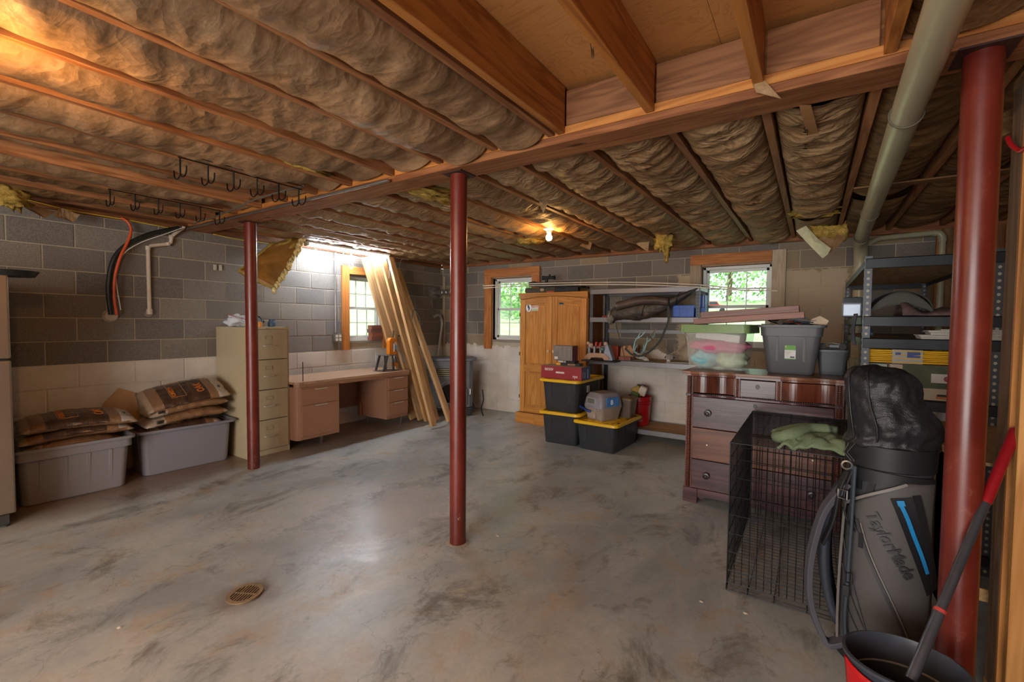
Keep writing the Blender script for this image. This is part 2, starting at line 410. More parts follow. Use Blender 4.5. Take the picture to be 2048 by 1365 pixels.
window('window_1', (XA, c1, 0), PI/2, W1[1]-W1[0], W1[2], W1[3], [('casing_board', 3.925-c1, 4.035-c1, 1.02, 2.175, WP, 0), ('casing_board', 4.625-c1, 4.735-c1, 1.02, 2.175, WP, 0), ('head_board', 4.037-c1, 4.623-c1, 2.065, 2.17, WPH, 1)], None)
c2 = (W2[0]+W2[1])/2
window('window_2', (c2, YB, 0), 0, W2[1]-W2[0], W2[2], W2[3], [('casing_board', -4.45-c2, -4.315-c2, .99, 2.13, WP, 0), ('casing_board', -3.56-c2, -3.425-c2, .99, 2.13, WP, 0), ('head_board', -4.45-c2, -3.425-c2, 2.132, 2.262, WPH, 1)], None)
c3 = (W3[0]+W3[1])/2
window('window_3', (c3, YB, 0), 0, W3[1]-W3[0], W3[2], W3[3], [('casing_board', -1.285-c3, -1.16-c3, .99, 2.13, WPC, 0), ('casing_board', -.405-c3, -.27-c3, .99, 2.255, WPC, 0), ('head_board', -1.285-c3, -.407-c3, 2.132, 2.255, WPH, 1)], None)
# ---- ceiling: subfloor, joists, sill plates
WJ = wood('#a9744a', '#774624', 'y', .62, rvar=.5); WJo = wood('#b57636', '#83491c', 'y', .5, grain=6, rvar=.3)
WBm = wood('#aa7044', '#74401f', 'x', .65, rvar=.5)
def mat_ply():
    t = NT('plywood'); v = t.coord('World', (1.2, 3.4, 1)); f = t.noise(v, 1.6, 3, .45, 1.4)
    w = t.math('FRACT', t.math('MULTIPLY', f, 13.0)); w = t.ramp(w, [(.0, .55), (.30, .10), (1.0, 0.0)])
    g = t.noise(t.coord('World', (90, 6, 1)), 1, 3, .6)
    cc = t.mix(w, '#c98f52', '#9b5f2c'); cc = t.mix(t.math('MULTIPLY', g, .35), cc, '#a86f3c'); t.set(col=cc, rough=.6); return t.m
MPLY = mat_ply()
ce = struct(M().box(-5.6, -3.9, ZS+.02, 3.2, 6.2, ZS+.06).build('ceiling', MPLY))
XP = [-5.6, -2.82, -1.58, -.36, .86, 2.08, 3.2]
for i in range(6):
    for y0, y1 in ((-3.9, -1.2), (-1.196, 1.24), (1.244, 3.68), (3.684, 6.2)):
        if i == 0 and y0 < 0: pass
        M().box(XP[i]+.001, y0, ZS, XP[i+1]-.001, y1, ZS+.019).build('subfloor_panel', MPLY, ce)
XS = [.60, .20, -.21, -.645, -1.095, -1.152, -1.51, -1.91, -2.335, -2.765, -3.17, -3.57, -3.96, -4.37, -4.78, -5.19]
for x in [2.9, 2.45, 2.0, 1.5, 1.0] + XS:
    mm = WJo if x in (-.21, -.645, -1.095, .20) else WJ
    M().box(x-.019, -3.75, ZJ, x+.019, 2.105, ZS-.001).build('joist', mm, ce, bevel=.002, seg=1)
for x in [2.9, 2.45, 2.0, 1.4, 1.0, .60, .19, -.205, -.62, -1.07, -1.53, -1.88, -2.33, -2.76, -3.17, -3.57, -3.96, -4.37, -4.78, -5.19]:
    M().box(x-.019, 2.305, ZJ, x+.019, 5.93, ZS-.001).build('joist', WJ, ce, bevel=.002, seg=1)
M().box(-5.36, 5.932, ZW+.001, 3.0, 6.17, ZW+.039).build('sill_plate', WBm, ce)
M().box(-5.36, 5.932, ZJ+.001, 3.0, 5.97, ZS-.001).build('rim_board', WBm, ce)
M().box(-5.57, -3.8, ZW+.001, -5.335, 5.93, ZW+.039).build('sill_plate', wood('#8f5c36', '#5f3519', 'y'), ce)
M().box(-5.40, -3.8, ZJ+.001, -5.362, 5.93, ZS-.001).build('rim_board', wood('#8f5c36', '#5f3519', 'y'), ce)
# ---- built-up beam
bt = thing('support_beam', 'long built-up wooden beam carrying the joists across the red posts', 'beam', (0, 2.2, ZW))
def bb(nm, y0, y1, z0, z1, m=WBm, x0=-5.36, x1=3.0): return M().box(x0, y0, z0, x1, y1, z1).build(nm, m, bt, bevel=.002, seg=1)
bb('bottom_plate', -.09, .098, 0, .038)
for i in range(3): bb('beam_ply', -.055+i*.039, -.018+i*.039, .039, .27)
bb('ledger_strip', -.093, -.056, .0385, .078, wood('#cf8c45', '#a8642b', 'x'), x0=-5.36)
bb('edge_trim', .063, .1, .0385, .062, wood('#b98255', '#8c5530', 'x'))
for (a, b) in ((-.62, -.24), (-.185, .17), (-1.07, -.67), (.23, .57)):
    M().box(a, -.094, .0785, b, -.0565, .25).build('blocking', wood('#9c6a44', '#704527', 'x', rvar=.5), bt, bevel=.002, seg=1)
# ---- insulation batts with kraft paper faces
def mat_kraft(c1, c2, rel, lines=1.3):
    t = NT('kraft paper'); v = t.coord('World'); f = t.noise(v, 2.4, 6, .65, .6); s = t.noise(t.coord('World', (3, 7, 3)), 1.8, 4, .5, 1.0)
    g = t.noise(v, 60, 3, .6)
    cc = t.ramp(f, [(.32, c2), (.62, c1)]); cc = t.mix(t.ramp(s, [(.5, 0.0), (.8, .35)]), cc, '#8d5a2e'); cc = t.mix(t.ramp(g, [(.4, .18), (.6, 0.0)]), cc, '#4d3624')
    t.set(col=cc, rough=.62, spec=.35)
    nv = t.N('ShaderNodeTexNoise'); t.L(v, nv.inputs['Vector']); nv.inputs['Scale'].default_value = 3.5; nv.inputs['Detail'].default_value = 4
    wv = t.N('ShaderNodeMix', data_type='VECTOR'); wv.inputs[0].default_value = .22; t.L(v, wv.inputs[4]); t.L(nv.outputs['Color'], wv.inputs[5])
    def vor(sc, stretch=(1, 1, 1)):
        mp = t.N('ShaderNodeMapping'); mp.inputs['Scale'].default_value = stretch; t.L(wv.outputs[1], mp.inputs[0])
        o = t.N('ShaderNodeTexVoronoi'); t.L(mp.outputs[0], o.inputs['Vector']); o.inputs['Scale'].default_value = sc; return o.outputs['Distance']
    fold = t.math('ADD', vor(5, (1, 1.6, 1)), t.math('MULTIPLY', vor(17, (.8, lines, 1)), .55))
    t.bump(t.math('ADD', t.math('ADD', t.math('MULTIPLY', s, .6), t.math('MULTIPLY', fold, 1.1)), t.math('MULTIPLY', g, .08)), rel, .03); return t.m
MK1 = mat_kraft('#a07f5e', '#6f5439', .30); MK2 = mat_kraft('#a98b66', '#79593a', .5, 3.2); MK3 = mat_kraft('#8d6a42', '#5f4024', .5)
def mat_fluff():
    t = NT('glass wool'); v = t.coord('World'); f = t.noise(v, 22, 6, .8, 1); t.set(col=t.ramp(f, [(.3, '#8a6a26'), (.6, '#cfae5c'), (.8, '#e3d3a0')]), rough=.95, spec=.1); t.bump(f, .9, .02); return t.m
MFL = mat_fluff()
def batt(x0, x1, y0, y1, sag, seed, m, fine=.018, tears=(), edge=2.45, nv=None, wr=1.0, prof=None):
    L = y1-y0; nv = nv or int(L/.028); nu = 16
    def fn(u, v):
        y = y0+L*v; s = math.sin(PI*u)**.42 if 0 < u < 1 else 0
        sg = sag*(.75+.45*nz(y*.9, seed, 0)) + (prof(v) if prof else 0)
        z = edge - (edge-ZJ+sg)*s
        x = x0+(x1-x0)*u
        bulge = (.022+.02*nz(y*1.7, seed*3.1))*math.sin(2*PI*u)*-1
        x += bulge*(1 if sg > .02 else .3)
        # wrinkles running across the bay, sharper than smooth noise
        q = nz(y*9+x*3.5, x*2.5+seed, 1.3); q2 = nz(y*21-x*6, x*5, seed)
        z += wr*s*(fine*(1-abs(q)*3.2)*.8 + fine*.55*q2 + .02*nz(x*3+seed, y*2.2))
        for (ty, tw, td) in tears:
            k = math.exp(-((y-ty)/tw)**2); z += td*k*(.4+.6*u)
        return (x, y, min(z, 2.58))
    b = M().grid(fn, nu, nv); o = b.build('insulation_batt', m, ce, smooth=180)
    return o
near = [(-1.51, -1.152, .075, 1, MK1), (-1.91, -1.51, .07, 2, MK1), (-2.335, -1.91, .03, 3, MK1), (-2.765, -2.335, .03, 4, MK1), (-3.17, -2.765, .035, 5, MK1),
        (-3.57, -3.17, .015, 6, MK1), (-3.96, -3.57, -.06, 7, MK1), (-4.37, -3.96, .02, 8, MK1), (-4.78, -4.37, -.02, 9, MK3), (-5.19, -4.78, .0, 10, MK3), (.20, .60, .0, 11, MK3), (.60, 1.0, .02, 12, MK3)]
for a, b_, s, sd_, m in near:
    batt(a+.021, b_-.021, -1.2 if a < -2.4 else -.6, 2.08, s, sd_, m, fine=.011, tears=[(1.95, .12, .05)])
far = [(-1.53, -1.07), (-1.88, -1.53), (-2.33, -1.88), (-2.76, -2.33), (-3.17, -2.76), (-3.57, -3.17), (-3.96, -3.57), (-4.37, -3.96), (-4.78, -4.37), (-5.19, -4.78), (-1.07, -.62), (-.62, -.205), (-.205, .19), (.19, .60), (.60, 1.0), (1.0, 1.4)]
for i, (a, b_) in enumerate(far):
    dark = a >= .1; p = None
    sg = [.03, .03, .025, .02, .025, .01, .025, .02, .02, .0, .04, .05, .065, .01, .0, 0][i]
    y1 = 4.62 if i == 12 else (4.3 if i == 13 else 5.9)
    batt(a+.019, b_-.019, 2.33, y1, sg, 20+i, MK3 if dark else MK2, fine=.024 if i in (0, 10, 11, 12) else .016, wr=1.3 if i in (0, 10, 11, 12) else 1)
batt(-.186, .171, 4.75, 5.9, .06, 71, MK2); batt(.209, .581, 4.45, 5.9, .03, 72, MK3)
# fibre-glass tufts and torn paper
def tuft(c, r, sc=(1, 1, 1), seed=0, m=None): M().ball(c, r, 22, 14, sc, .9, seed, 3.5).build('insulation_tuft', m or MFL, ce, smooth=180)
p = px(22, 395, 'x', -5.0); tuft(p, .10, (.7, .9, .8), 3)
p = px(1328, 482, 'y', 5.0); tuft(p, .08, (1.1, .7, 1.4), 5); tuft((p.x+.03, p.y, p.z-.13), .045, (.6, .5, 1.9), 6)
p = px(1062, 478, 'y', 4.5); tuft(p, .11, (1.6, .8, .5), 8); p = px(1215, 432, 'y', 4.4); tuft((p.x, p.y, p.z+.02), .09, (1.6, 1, .6), 9)
tuft((-1.2, 1.55, 2.43), .05, (.5, 3, .7), 12); tuft((-2.75, 1.75, 2.40), .05, (1, 3.2, .5), 13); tuft((.0, 4.66, 2.37), .09, (1.9, .7, .5), 14)
p = px(860, 385, 'z', 2.38); tuft(p, .09, (1.2, 2.4, .4), 15)
def flap(pts, name='paper_flap', m=None, par=None):
    b = M(); n = len(pts); c = sum((Vector(q) for q in pts), Vector())/n
    c += Vector((random.uniform(-.02, .02), random.uniform(-.02, .02), random.uniform(-.02, .02)))
    b.add([c]+[Vector(q) for q in pts], [(0, i+1, (i+1) % n+1) for i in range(n)])
    return b.build(name, m or MK2, par or ce, solid=.002)
def pf(L, axis, v): return [px(x, y, axis, v) for x, y in L]
flap(pf([(1078, 400), (1103, 404), (1094, 410), (1087, 427), (1081, 414)], 'y', 3.2))
flap(pf([(1180, 80), (1186, 83), (1187, 118), (1183, 117)], 'y', 1.75), m=MK3)
flap(pf([(1503, 160), (1530, 162), (1563, 198), (1545, 193), (1512, 185)], 'y', 2.08), m=MK2)
flap(pf([(120, 415), (160, 430), (148, 445), (105, 432)], 'x', -5.2)); flap(pf([(60, 408), (110, 424), (90, 437), (48, 415)], 'x', -5.2), m=MK3)
flap(pf([(1150, 470), (1190, 468), (1180, 500), (1160, 492)], 'y', 5.2)); flap(pf([(1262, 470), (1300, 472), (1296, 505), (1275, 490)], 'y', 5.3))
# torn batt drooping beside the drain pipe
tb = thing('hanging_insulation', 'torn green-grey paper and yellow wool drooping from the ceiling by the big drain pipe', 'insulation', tuple(px(1650, 430, 'y', 4.5)))
def rel(t_, L): return [Vector(q)-t_.location for q in L]
flap(rel(tb, pf([(1592, 462), (1612, 452), (1636, 478), (1662, 497), (1655, 510), (1645, 517), (1620, 492)], 'y', 4.42)), 'paper_face', plain('#b9b795', .8, var=.2, scale=20), tb)
flap(rel(tb, pf([(1640, 470), (1668, 480), (1692, 440), (1690, 478), (1672, 498), (1648, 514)], 'y', 4.5)), 'paper_back', MK3, tb)
def wool(u, v):
    x, y = 1622+72*u, 452+ (40-22*abs(u-.45)*2)*v + 10*math.sin(u*9)*v; q = px(x, y, 'y', 4.45+.12*v+.04*nz(u*6, v*4)); return q-tb.location
M().grid(wool, 18, 10).build('glass_wool', MFL, tb, smooth=180, solid=.03)
# paper marking on the right-hand batt
def lab(u, v):
    q = px(1598+24*u+ (28*v), 210+105*v, 'z', 2.375-.06*math.sin(PI*min(1, v*.6+.35))); return q
M().grid(lab, 3, 12).build('printed_band', plain('#a5794a', .8), ce)
dk = plain('#2b1c12', .9)
text("HT 'R-13", .042, dk, ce, lambda x, y, z: px(1606+y*300+x*14, 300-x*430, 'z', 2.318))
# ---- stud wall on the right, with top plate and a slanting board
sw = holder('wall_stud'); WS = wood('#b87b3e', '#8a5426', 'z', .6); WSg = wood('#7a6450', '#54402e', 'z', .8, rvar=.6); WSl = wood('#d39a58', '#b27638', 'z', .6)
M().box(.602, 2.368, .038, .640, 2.482, 2.285).build('stud', WSg, sw, bevel=.002, seg=1)
M().box(.602, 2.353, .038, .691, 2.367, 2.285).build('edge_board', WS, sw)
M().box(.602, 2.262, .038, .691, 2.300, 2.285).build('stud', WSl, sw, bevel=.002, seg=1)
for y in (1.86, 1.45, 1.04, .63, .22, -.2, -.6, -1.0): M().box(.602, y-.019, .038, .691, y+.019, 2.285).build('stud', WS, sw, bevel=.002, seg=1)
M().box(.602, -1.1, 0, .691, 2.49, .037).build('bottom_plate', wood('#a87748', '#7b4d28', 'y'), sw)
M().box(.602, -1.1, 2.286, .691, 2.49, 2.325).build('top_plate', wood('#8a6b4a', '#5f452c', 'y'), sw)
M().beam((.56, 2.75, 2.20), (.95, 2.35, 2.352), .038, .09).build('brace', wood('#8b6b45', '#634526', 'y'), sw)
M().box(.692, -1.1, 0, .705, 2.49, 2.325).build('sheathing_panel', WS, sw)
# small timbers between the right-hand far joists
M().box(.209, 3.98, ZJ-.012, .98, 4.07, ZJ-.001).build('cross_board', wood('#8a5f39', '#5c3a1e', 'x'), ce)
M().beam((.62, 2.9, ZJ-.03), (.98, 3.75, ZJ-.03), .04, .05).build('brace', wood('#8a5f39', '#5c3a1e', 'y'), ce)
# right end of the far wall: timber infill with kraft batts
inf = M(); inf.box(1.0, YB-.06, 1.0, 3.0, YB-.02, ZW); inf.build('infill_panel', wood('#8f5f38', '#643d1f', 'z'), wb_)
M().grid(lambda u, v: (.98+.12*u, YB-.10-.04*math.sin(PI*u)-.01*nz(v*6, u*4), 1.0+1.33*v), 6, 30).build('insulation_batt', MK3, wb_, smooth=180)
for x in (.96, 1.42, 1.86): M().box(x, YB-.11, .9, x+.038, YB-.06, ZW).build('stud', WS, wb_)
# ---- outdoors
MGR = NT('grass'); _f = MGR.noise(MGR.coord('World'), 3, 6, .7); MGR.set(col=MGR.ramp(_f, [(.3, '#8aa874'), (.7, '#b3c79a')]), rough=.95)
def lawn(u, v):
    r = 6.6+58*v**1.6; a = R(-5+230*u); x, y = -.5+r*math.cos(a), 1.0+r*math.sin(a)
    return (x, y, .82+.19*max(0, r-7)*(1 if r < 14 else 7/(r-7))+.02*max(0, r-14)+ (1.1 if x < -9 else 0)*min(1, (-9-x)/18 if x < -9 else 0)*1.6 + .1*nz(x*.2, y*.2))
la = M(); la.grid(lawn, 60, 24); lo_ = la.build('lawn', MGR.m, smooth=180); tag(lo_, 'green lawn rising outside the windows', 'lawn', kind='stuff')
la2 = M(); la2.box(-7.3, -3, .70, -5.60, 7.6, .82); la2.box(-5.6, 6.2, .70, 6.5, 8.4, .82); q_ = la2.build('lawn', MGR.m); tag(q_, 'strip of grass right against the block walls outside', 'lawn', kind='stuff')
LEAF = [plain('#8cc06a', .7, var=.3, scale=3), plain('#b4db92', .7, var=.25, scale=3), plain('#6da458', .7, var=.35, scale=3)]
def tree(loc, h, r, n, seed, label, trunk_r=.08, base=.0):
    t = thing('leafy_tree', label, 'tree', loc, 0, 'trees seen through the windows'); rnd = random.Random(seed); b = M()
    for i in range(n):
        th = rnd.uniform(0, 2*PI); z = rnd.uniform(-1, 1); rr = r*(rnd.random()**.45); s_ = math.sqrt(1-z*z)
        c = Vector((rr*s_*math.cos(th), rr*s_*math.sin(th), h*.58+rr*z*1.25)); b.c = rnd.choice((0, 0, 1, 1, 2))
        a = Vector((rnd.gauss(0, 1), rnd.gauss(0, 1), rnd.gauss(0, 1))).normalized(); e = a.orthogonal().normalized()*.09*rnd.uniform(.6, 1.5); f = a.cross(e)*.7; e = e*.62; f = f*.62
        b.add([c-e, c+f*.8, c+e, c-f*.8], [(0, 1, 2, 3)])
    b.build('foliage', LEAF, t)
    k = M(); k.tube([(0, 0, 0), (.05, .02, h*.3), (-.04, .05, h*.6)], [trunk_r, trunk_r*.8, trunk_r*.5], 8)
    for i in range(9):
        a = rnd.uniform(0, 2*PI); k.tube([(0, 0, h*(.18+.04*i)), (math.cos(a)*r*.4, math.sin(a)*r*.4, h*(.4+.05*i)), (math.cos(a)*r*.75, math.sin(a)*r*.75, h*(.55+.05*i))], [.035, .022, .01], 6)
    k.build('trunk', plain('#6b5a48', .9), t, smooth=60)
    return t
tree((-5.6, 10.6, 1.2), 3.4, 1.8, 8500, 1, 'bright leafy tree close outside the window behind the oak cabinet')
tree((-7.8, 12.9, 1.6), 4.2, 2.1, 6000, 2, 'pale green tree behind the one near the far left window')
tree((-2.2, 15.5, 2.1), 4.6, 2.6, 9000, 3, 'round green tree seen through the left half of the right-hand window')
tree((1.2, 15.5, 2.1), 4.6, 2.5, 8000, 4, 'leafy tree seen through the right half of the right-hand window')
tree((-4.8, 21.5, 2.2), 6.0, 2.8, 3000, 5, 'distant tree between the lawn and the sky')
tree((-24, 17, 2.9), 5.5, 3.0, 2200, 6, 'hazy tree at the top of the slope outside the left window')
tree((-27, 24, 2.9), 6.5, 3.4, 2200, 9, 'taller tree on the slope outside the left window')
vt = thing('pickup_truck', 'small red and white truck parked on the lawn beyond the right-hand window', 'vehicle', (px(1428, 600, 'y', 12.4).x, 12.4, 1.72), R(12)); vt.scale = (.28, .28, .28)
MR_ = plain('#b3341f', .35); MWh = plain('#dddddd', .4); MBk = plain('#151515', .6)
b = M(); b.prism([(-1.1, .25), (-1.1, .62), (-.55, .66), (-.35, .95), (.25, .95), (.42, .64), (1.1, .6), (1.1, .25)], -.42, .42, 'y'); b.build('body', MR_, vt, bevel=.03)
b = M(); b.prism([(-.48, .66), (-.31, .91), (.21, .91), (.34, .66)], -.43, .43, 'y'); b.build('cab_window', plain('#33424a', .1), vt)
M().box(-1.16, -.44, .22, 1.16, .44, .31).build('bumper', MWh, vt, bevel=.02)
for sx in (-.68, .68):
    for sy in (-.42, .42): M().cyl((sx, sy-.07, .2), (sx, sy+.07, .2), .2, n=18).build('wheel', MBk, vt, smooth=40)
M().box(XA+.03, YB-.028, 1.0, XA+.075, YB-.016, 2.2).build('corner_strip', plain('#b09b80', .85, var=.25, bump=.4), wl)
# ================================================================ POSTS, LAMPS, PIPES, CABLES
def mat_post():
    t = NT('red oxide paint'); v = t.coord('Object', (1, 1, .6), rnd=9); f = t.noise(v, 6, 6, .7); s = t.ramp(t.noise(v, 24, 5, .8), [(.62, 0.0), (.70, 1.0)])
    gz = t.N('ShaderNodeSeparateXYZ'); t.L(t.N('ShaderNodeTexCoord').outputs['Object'], gz.inputs[0])
    low = t.ramp(gz.outputs[2], [(.0, 1.0), (.16, .9), (.25, 0.0)])
    cc = t.ramp(f, [(.3, '#5a1d14'), (.7, '#74291c')])
    chip = t.math('MULTIPLY', s, t.math('ADD', t.math('MULTIPLY', low, .8), .12)); cc = t.mix(chip, cc, '#b9a292')
    cc = t.mix(t.math('MULTIPLY', low, .35), cc, '#3f1610')
    t.set(col=cc, rough=t.ramp(f, [(.3, .28), (.7, .42)]), spec=.6); t.bump(f, .2, .003); return t.m
MPO = mat_post()
for (x, y, lb) in ((-4.42, 2.25, 'red steel support post in front of the beige filing cabinet'), (-1.862, 2.215, 'red steel support post standing free in the middle of the floor'), (.452, 2.175, 'thick red steel support post at the right, beside the golf bag')):
    t = thing('support_post', lb, 'post', (x, y, 0), 0, 'red steel posts under the beam')
    M().cyl((0, 0, .004), (0, 0, ZW-.008), .052, n=36).build('post_tube', MPO, t, smooth=40)
    M().box(-.075, -.075, ZW-.0075, .075, .075, ZW-.0005).build('top_plate', plain('#3b1d18', .6), t)
    M().lathe([(.052, 0), (.075, .002), (.062, .004), (.052, .0045)], n=24).build('floor_patch', plain('#a3988a', .9), t)
MST = plain('#b9bcbd', .35, metal=1, var=.1)
# tube light over the desk
tl = thing('tube_light', 'lit white fluorescent strip light under the joists above the tan desk', 'light', (-5.08, 3.855, 2.34))
M().box(-.055, -.63, .004, .055, .63, .029).build('housing', plain('#e4e6e4', .5), tl, bevel=.005)
for sx in (-.022, .022):
    M().cyl((sx, -.60, -.012), (sx, .60, -.012), .013, n=12).build('tube', emit('#eaf4ff', TUBE_POWER), tl, smooth=60)
for sy in (-.615, .615): M().box(-.04, sy-.012, -.028, .04, sy+.012, .004).build('lamp_holder', plain('#d8d8d4', .5), tl, bevel=.003)
def cord(name, label, pts, r, m, cat='cord', group=None, n=8, closed=False, sub=6, tags=True):
    P = [Vector(p) for p in pts]; out = []
    for i in range(len(P)-1):
        p0, p1, p2, p3 = P[max(i-1, 0)], P[i], P[i+1], P[min(i+2, len(P)-1)]
        for k in range(sub):
            u = k/sub; out.append(.5*((2*p1)+(p2-p0)*u+(2*p0-5*p1+4*p2-p3)*u*u+(3*p1-p0-3*p2+p3)*u**3))
    out.append(P[-1])
    if name is None: return out
    o = M().tube(out, r, n).build(name, m, smooth=60)
    return tag(o, label, cat, group) if tags else o
MWC = plain('#d9d6cc', .5)
ch = M()
for i in range(9): ch.tube([(.006*math.cos(a)*(1 if i % 2 else .3), .006*math.cos(a)*(.3 if i % 2 else 1), .011*math.sin(a)-.018*i) for a in [2*PI*k/10 for k in range(10)]], .0017, 5, closed=True)
o = ch.build('pull_chain', MST, loc=tuple(px(632, 500, 'x', -5.1)), smooth=60); tag(o, 'short steel chain hanging from the left end of the strip light', 'chain')
cord('power_cord', 'loose white cord looping below the strip light to the window head', [px(*q, 'x', -5.20) for q in [(688, 500), (687, 516), (697, 527), (704, 518), (702, 508), (697, 524), (702, 538), (706, 530), (700, 514), (720, 517), (738, 513)]], .0035, MWC)
cord('power_cord', 'white cord hanging in front of the leaning boards', [px(*q, 'x', -5.0) for q in [(778, 514), (779, 530), (778, 560), (779, 590)]], .003, MWC)
cord('power_cord', 'white cord drooping over the wall right of the leaning boards', [px(*q, 'x', -5.3) for q in [(790, 516), (818, 520), (803, 520), (799, 545), (812, 600), (836, 630), (840, 645), (842, 665)]], .003, MWC)
# bulbs
def bulb(loc, label, power, lit=True, group='bare bulbs on the joists'):
    t = thing('light_bulb', label, 'light', loc, 0, group)
    M().lathe([(.0, .0), (.055, .0), (.055, -.02), (.03, -.03), (.022, -.055), (.0, -.055)], (0, 0, .075), 24).build('socket', plain('#e6ddcc', .5), t, smooth=40)
    e = M().lathe([(.0, -.038), (.016, -.034), (.028, -.02), (.031, -.002), (.026, .014), (.014, .032), (.013, .04), (0, .041)], (0, 0, -.02), 20).build('bulb', emit('#ffbe6b', power), t, smooth=60)
    return t
bulb((-2.232, 4.05, 2.292), 'lit bare bulb on a joist beyond the beam', BULB_FAR)
bulb(tuple(px(-95, 120, 'z', 2.22)), 'lit bare bulb on the ceiling just past the left edge', BULB_LEFT)
# strip lights added behind the camera as unseen fill
for (x, y) in ((-1.2, -1.6), (-.2, -2.9), (-3.6, -2.0)):
    t = thing('tube_light', 'unseen white strip light added on the joists behind the camera as fill', 'light', (x, y, 2.34), 0, 'added fill lights behind the camera')
    M().box(-.055, -.63, .004, .055, .63, .029).build('housing', plain('#e4e6e4', .5), t, bevel=.005)
    for sx in (-.022, .022): M().cyl((sx, -.60, -.012), (sx, .60, -.012), .013, n=10).build('tube', emit('#ffe9d2', FILL_TUBE), t, smooth=60)
# ceiling hook racks
MHK = plain('#171717', .45, metal=.6)
def hook_rack(x, y0, lbl):
    t = thing('hook_rack', lbl, 'hook rack', (x, y0, 2.345), 0, 'black hook racks under the joists')
    M().tube([(0, 0, 0), (0, .76, 0)], .004, 6).build('rail', MHK, t); M().tube([(.05, .02, .008), (.05, .74, .008)], .003, 6).build('rail', MHK, t)
    for i in range(6):
        y = .01+.145*i; b = M(); b.tube([(0, y, .004), (0, y, -.085)], .0055, 6)
        for s in (-1, 1): b.tube([(0, y, -.07)]+[(s*(.04-.04*math.cos(a)), y, -.085-.032*math.sin(a)) for a in [R(q) for q in (20, 50, 80, 110, 140, 165, 180)]]+[(s*.083, y, -.062)], .004, 6)
        b.build('double_hook', MHK, t, smooth=60)
hook_rack(-3.06, 1.16, 'black steel ceiling rack with six double hooks, the one nearer the beam centre')
hook_rack(-4.24, 1.17, 'black steel ceiling rack with six double hooks, the one nearer the left wall')
# conduits
o = M().tube([(-5.30, 2.075, 2.335), (-2.34, 2.075, 2.335)], .011, 12).build('metal_conduit', MST, smooth=60); tag(o, 'thin steel conduit along the near side of the beam', 'pipe')
cord('grey_cable', 'grey cable sagging across from the beam to the left wall', [(-3.0, 1.9, 2.36), (-3.6, 1.88, 2.345), (-4.3, 1.96, 2.335), (-5.0, 2.02, 2.34)], .006, plain('#55504a', .6))
o = M().tube([(-5.345, px(668, 600, 'x', XA).y, 2.325), (-5.345, px(668, 600, 'x', XA).y, 1.26)], .011, 12).build('wall_conduit', MST, smooth=60); tag(o, 'vertical steel conduit running down to the outlet box', 'pipe')
oy = px(671, 677, 'x', XA).y
t = thing('outlet_box', 'metal box with four electrical outlets left of the window', 'outlet', (-5.362, oy, 1.19), PI/2)
M().box(-.052, -.045, -.052, .052, -.003, .052).build('box', plain('#9a9a94', .45, metal=.6), t, bevel=.003)
pl = M(); pl.box(-.055, -.050, -.055, .055, -.0455, .055); pl.build('cover_plate', plain('#8e8c84', .5, metal=.5), t, bevel=.002)
for sx in (-.026, .026):
    for sz in (-.024, .024):
        b = M(); b.lathe([(.0, -.054), (.017, -.054), (.018, -.0505)], (sx, 0, sz), 16, 'y'); q_ = b.build('socket', plain('#f1ead8', .4), t)
        M().box(sx-.007, -.0555, sz-.002, sx-.004, -.0542, sz+.007).build('slot', MBk, q_); M().box(sx+.004, -.0555, sz-.002, sx+.007, -.0542, sz+.007).build('slot', MBk, q_)
MPV = plain('#c9b8a6', .45, var=.08)
pvp = [(-5.345, 1.762, 1.49), (-5.345, 1.762, 2.10), (-5.345, 1.785, 2.123), (-5.345, 1.925, 2.16), (-5.345, 1.95, 2.18), (-5.345, 1.955, 2.235), (-5.335, 1.98, 2.27), (-5.30, 2.05, 2.345)]
t = thing('pvc_conduit', 'white plastic pipe with elbows on the left wall', 'pipe', (-5.345, 1.762, 1.49))
M().tube([Vector(q)-t.location for q in pvp], .0165, 14).build('pipe', MPV, t, smooth=60)
for (q, r, h) in ((pvp[0], .024, .05), (pvp[1], .021, .035), (pvp[3], .021, .03), (pvp[5], .021, .03)):
    c = Vector(q)-t.location; M().lathe([(.017, -h/2), (r, -h/2), (r, h/2), (.017, h/2)], c, 16).build('coupling', MPV, t, smooth=40)
M().lathe([(.0, 0), (.035, .0), (.03, .012), (.0, .012)], (0, 0, 0), 12, 'x').build('wall_seal', plain('#8f8577', .9), t, loc=(-.03, 0, -.02))
for z in (.43,): M().tube([(.0, -.02, z), (.02, 0, z), (0, .02, z)], .003, 6).build('strap', MST, t)
hose = [(-5.33, 1.47, 1.455), (-5.325, 1.455, 1.62), (-5.32, 1.46, 1.78), (-5.315, 1.50, 1.97), (-5.31, 1.60, 2.11), (-5.30, 1.78, 2.235), (-5.28, 2.0, 2.325)]
cord('black_hose', 'thick black cable curving down the left wall beside the orange one', hose, .021, plain('#1b1917', .5), 'cable', n=12)
cord('orange_cable', 'orange cable curving down the left wall', [(-5.30, 1.50, 1.45), (-5.285, 1.482, 1.62), (-5.28, 1.49, 1.80), (-5.275, 1.53, 1.98), (-5.29, 1.595, 2.14), (-5.31, 1.625, 2.25), (-5.32, 1.60, 2.32), (-5.33, 1.56, 2.345)], .0115, plain('#d2552a', .5), 'cable', n=10)
cord('white_wire', 'thin white wire strapped along the black cable', [(-5.296, 1.53, 1.50), (-5.29, 1.50, 1.80), (-5.285, 1.55, 2.0), (-5.28, 1.68, 2.13), (-5.26, 1.86, 2.235), (-5.25, 2.04, 2.34)], .004, MWC, 'cable')
M().lathe([(.0, 0), (.06, 0), (.045, .03), (.0, .035)], (0, 0, 0), 14, 'x').build('mortar_collar', plain('#b8a896', .95), wl, loc=(XA+.004, 1.475, 1.445))
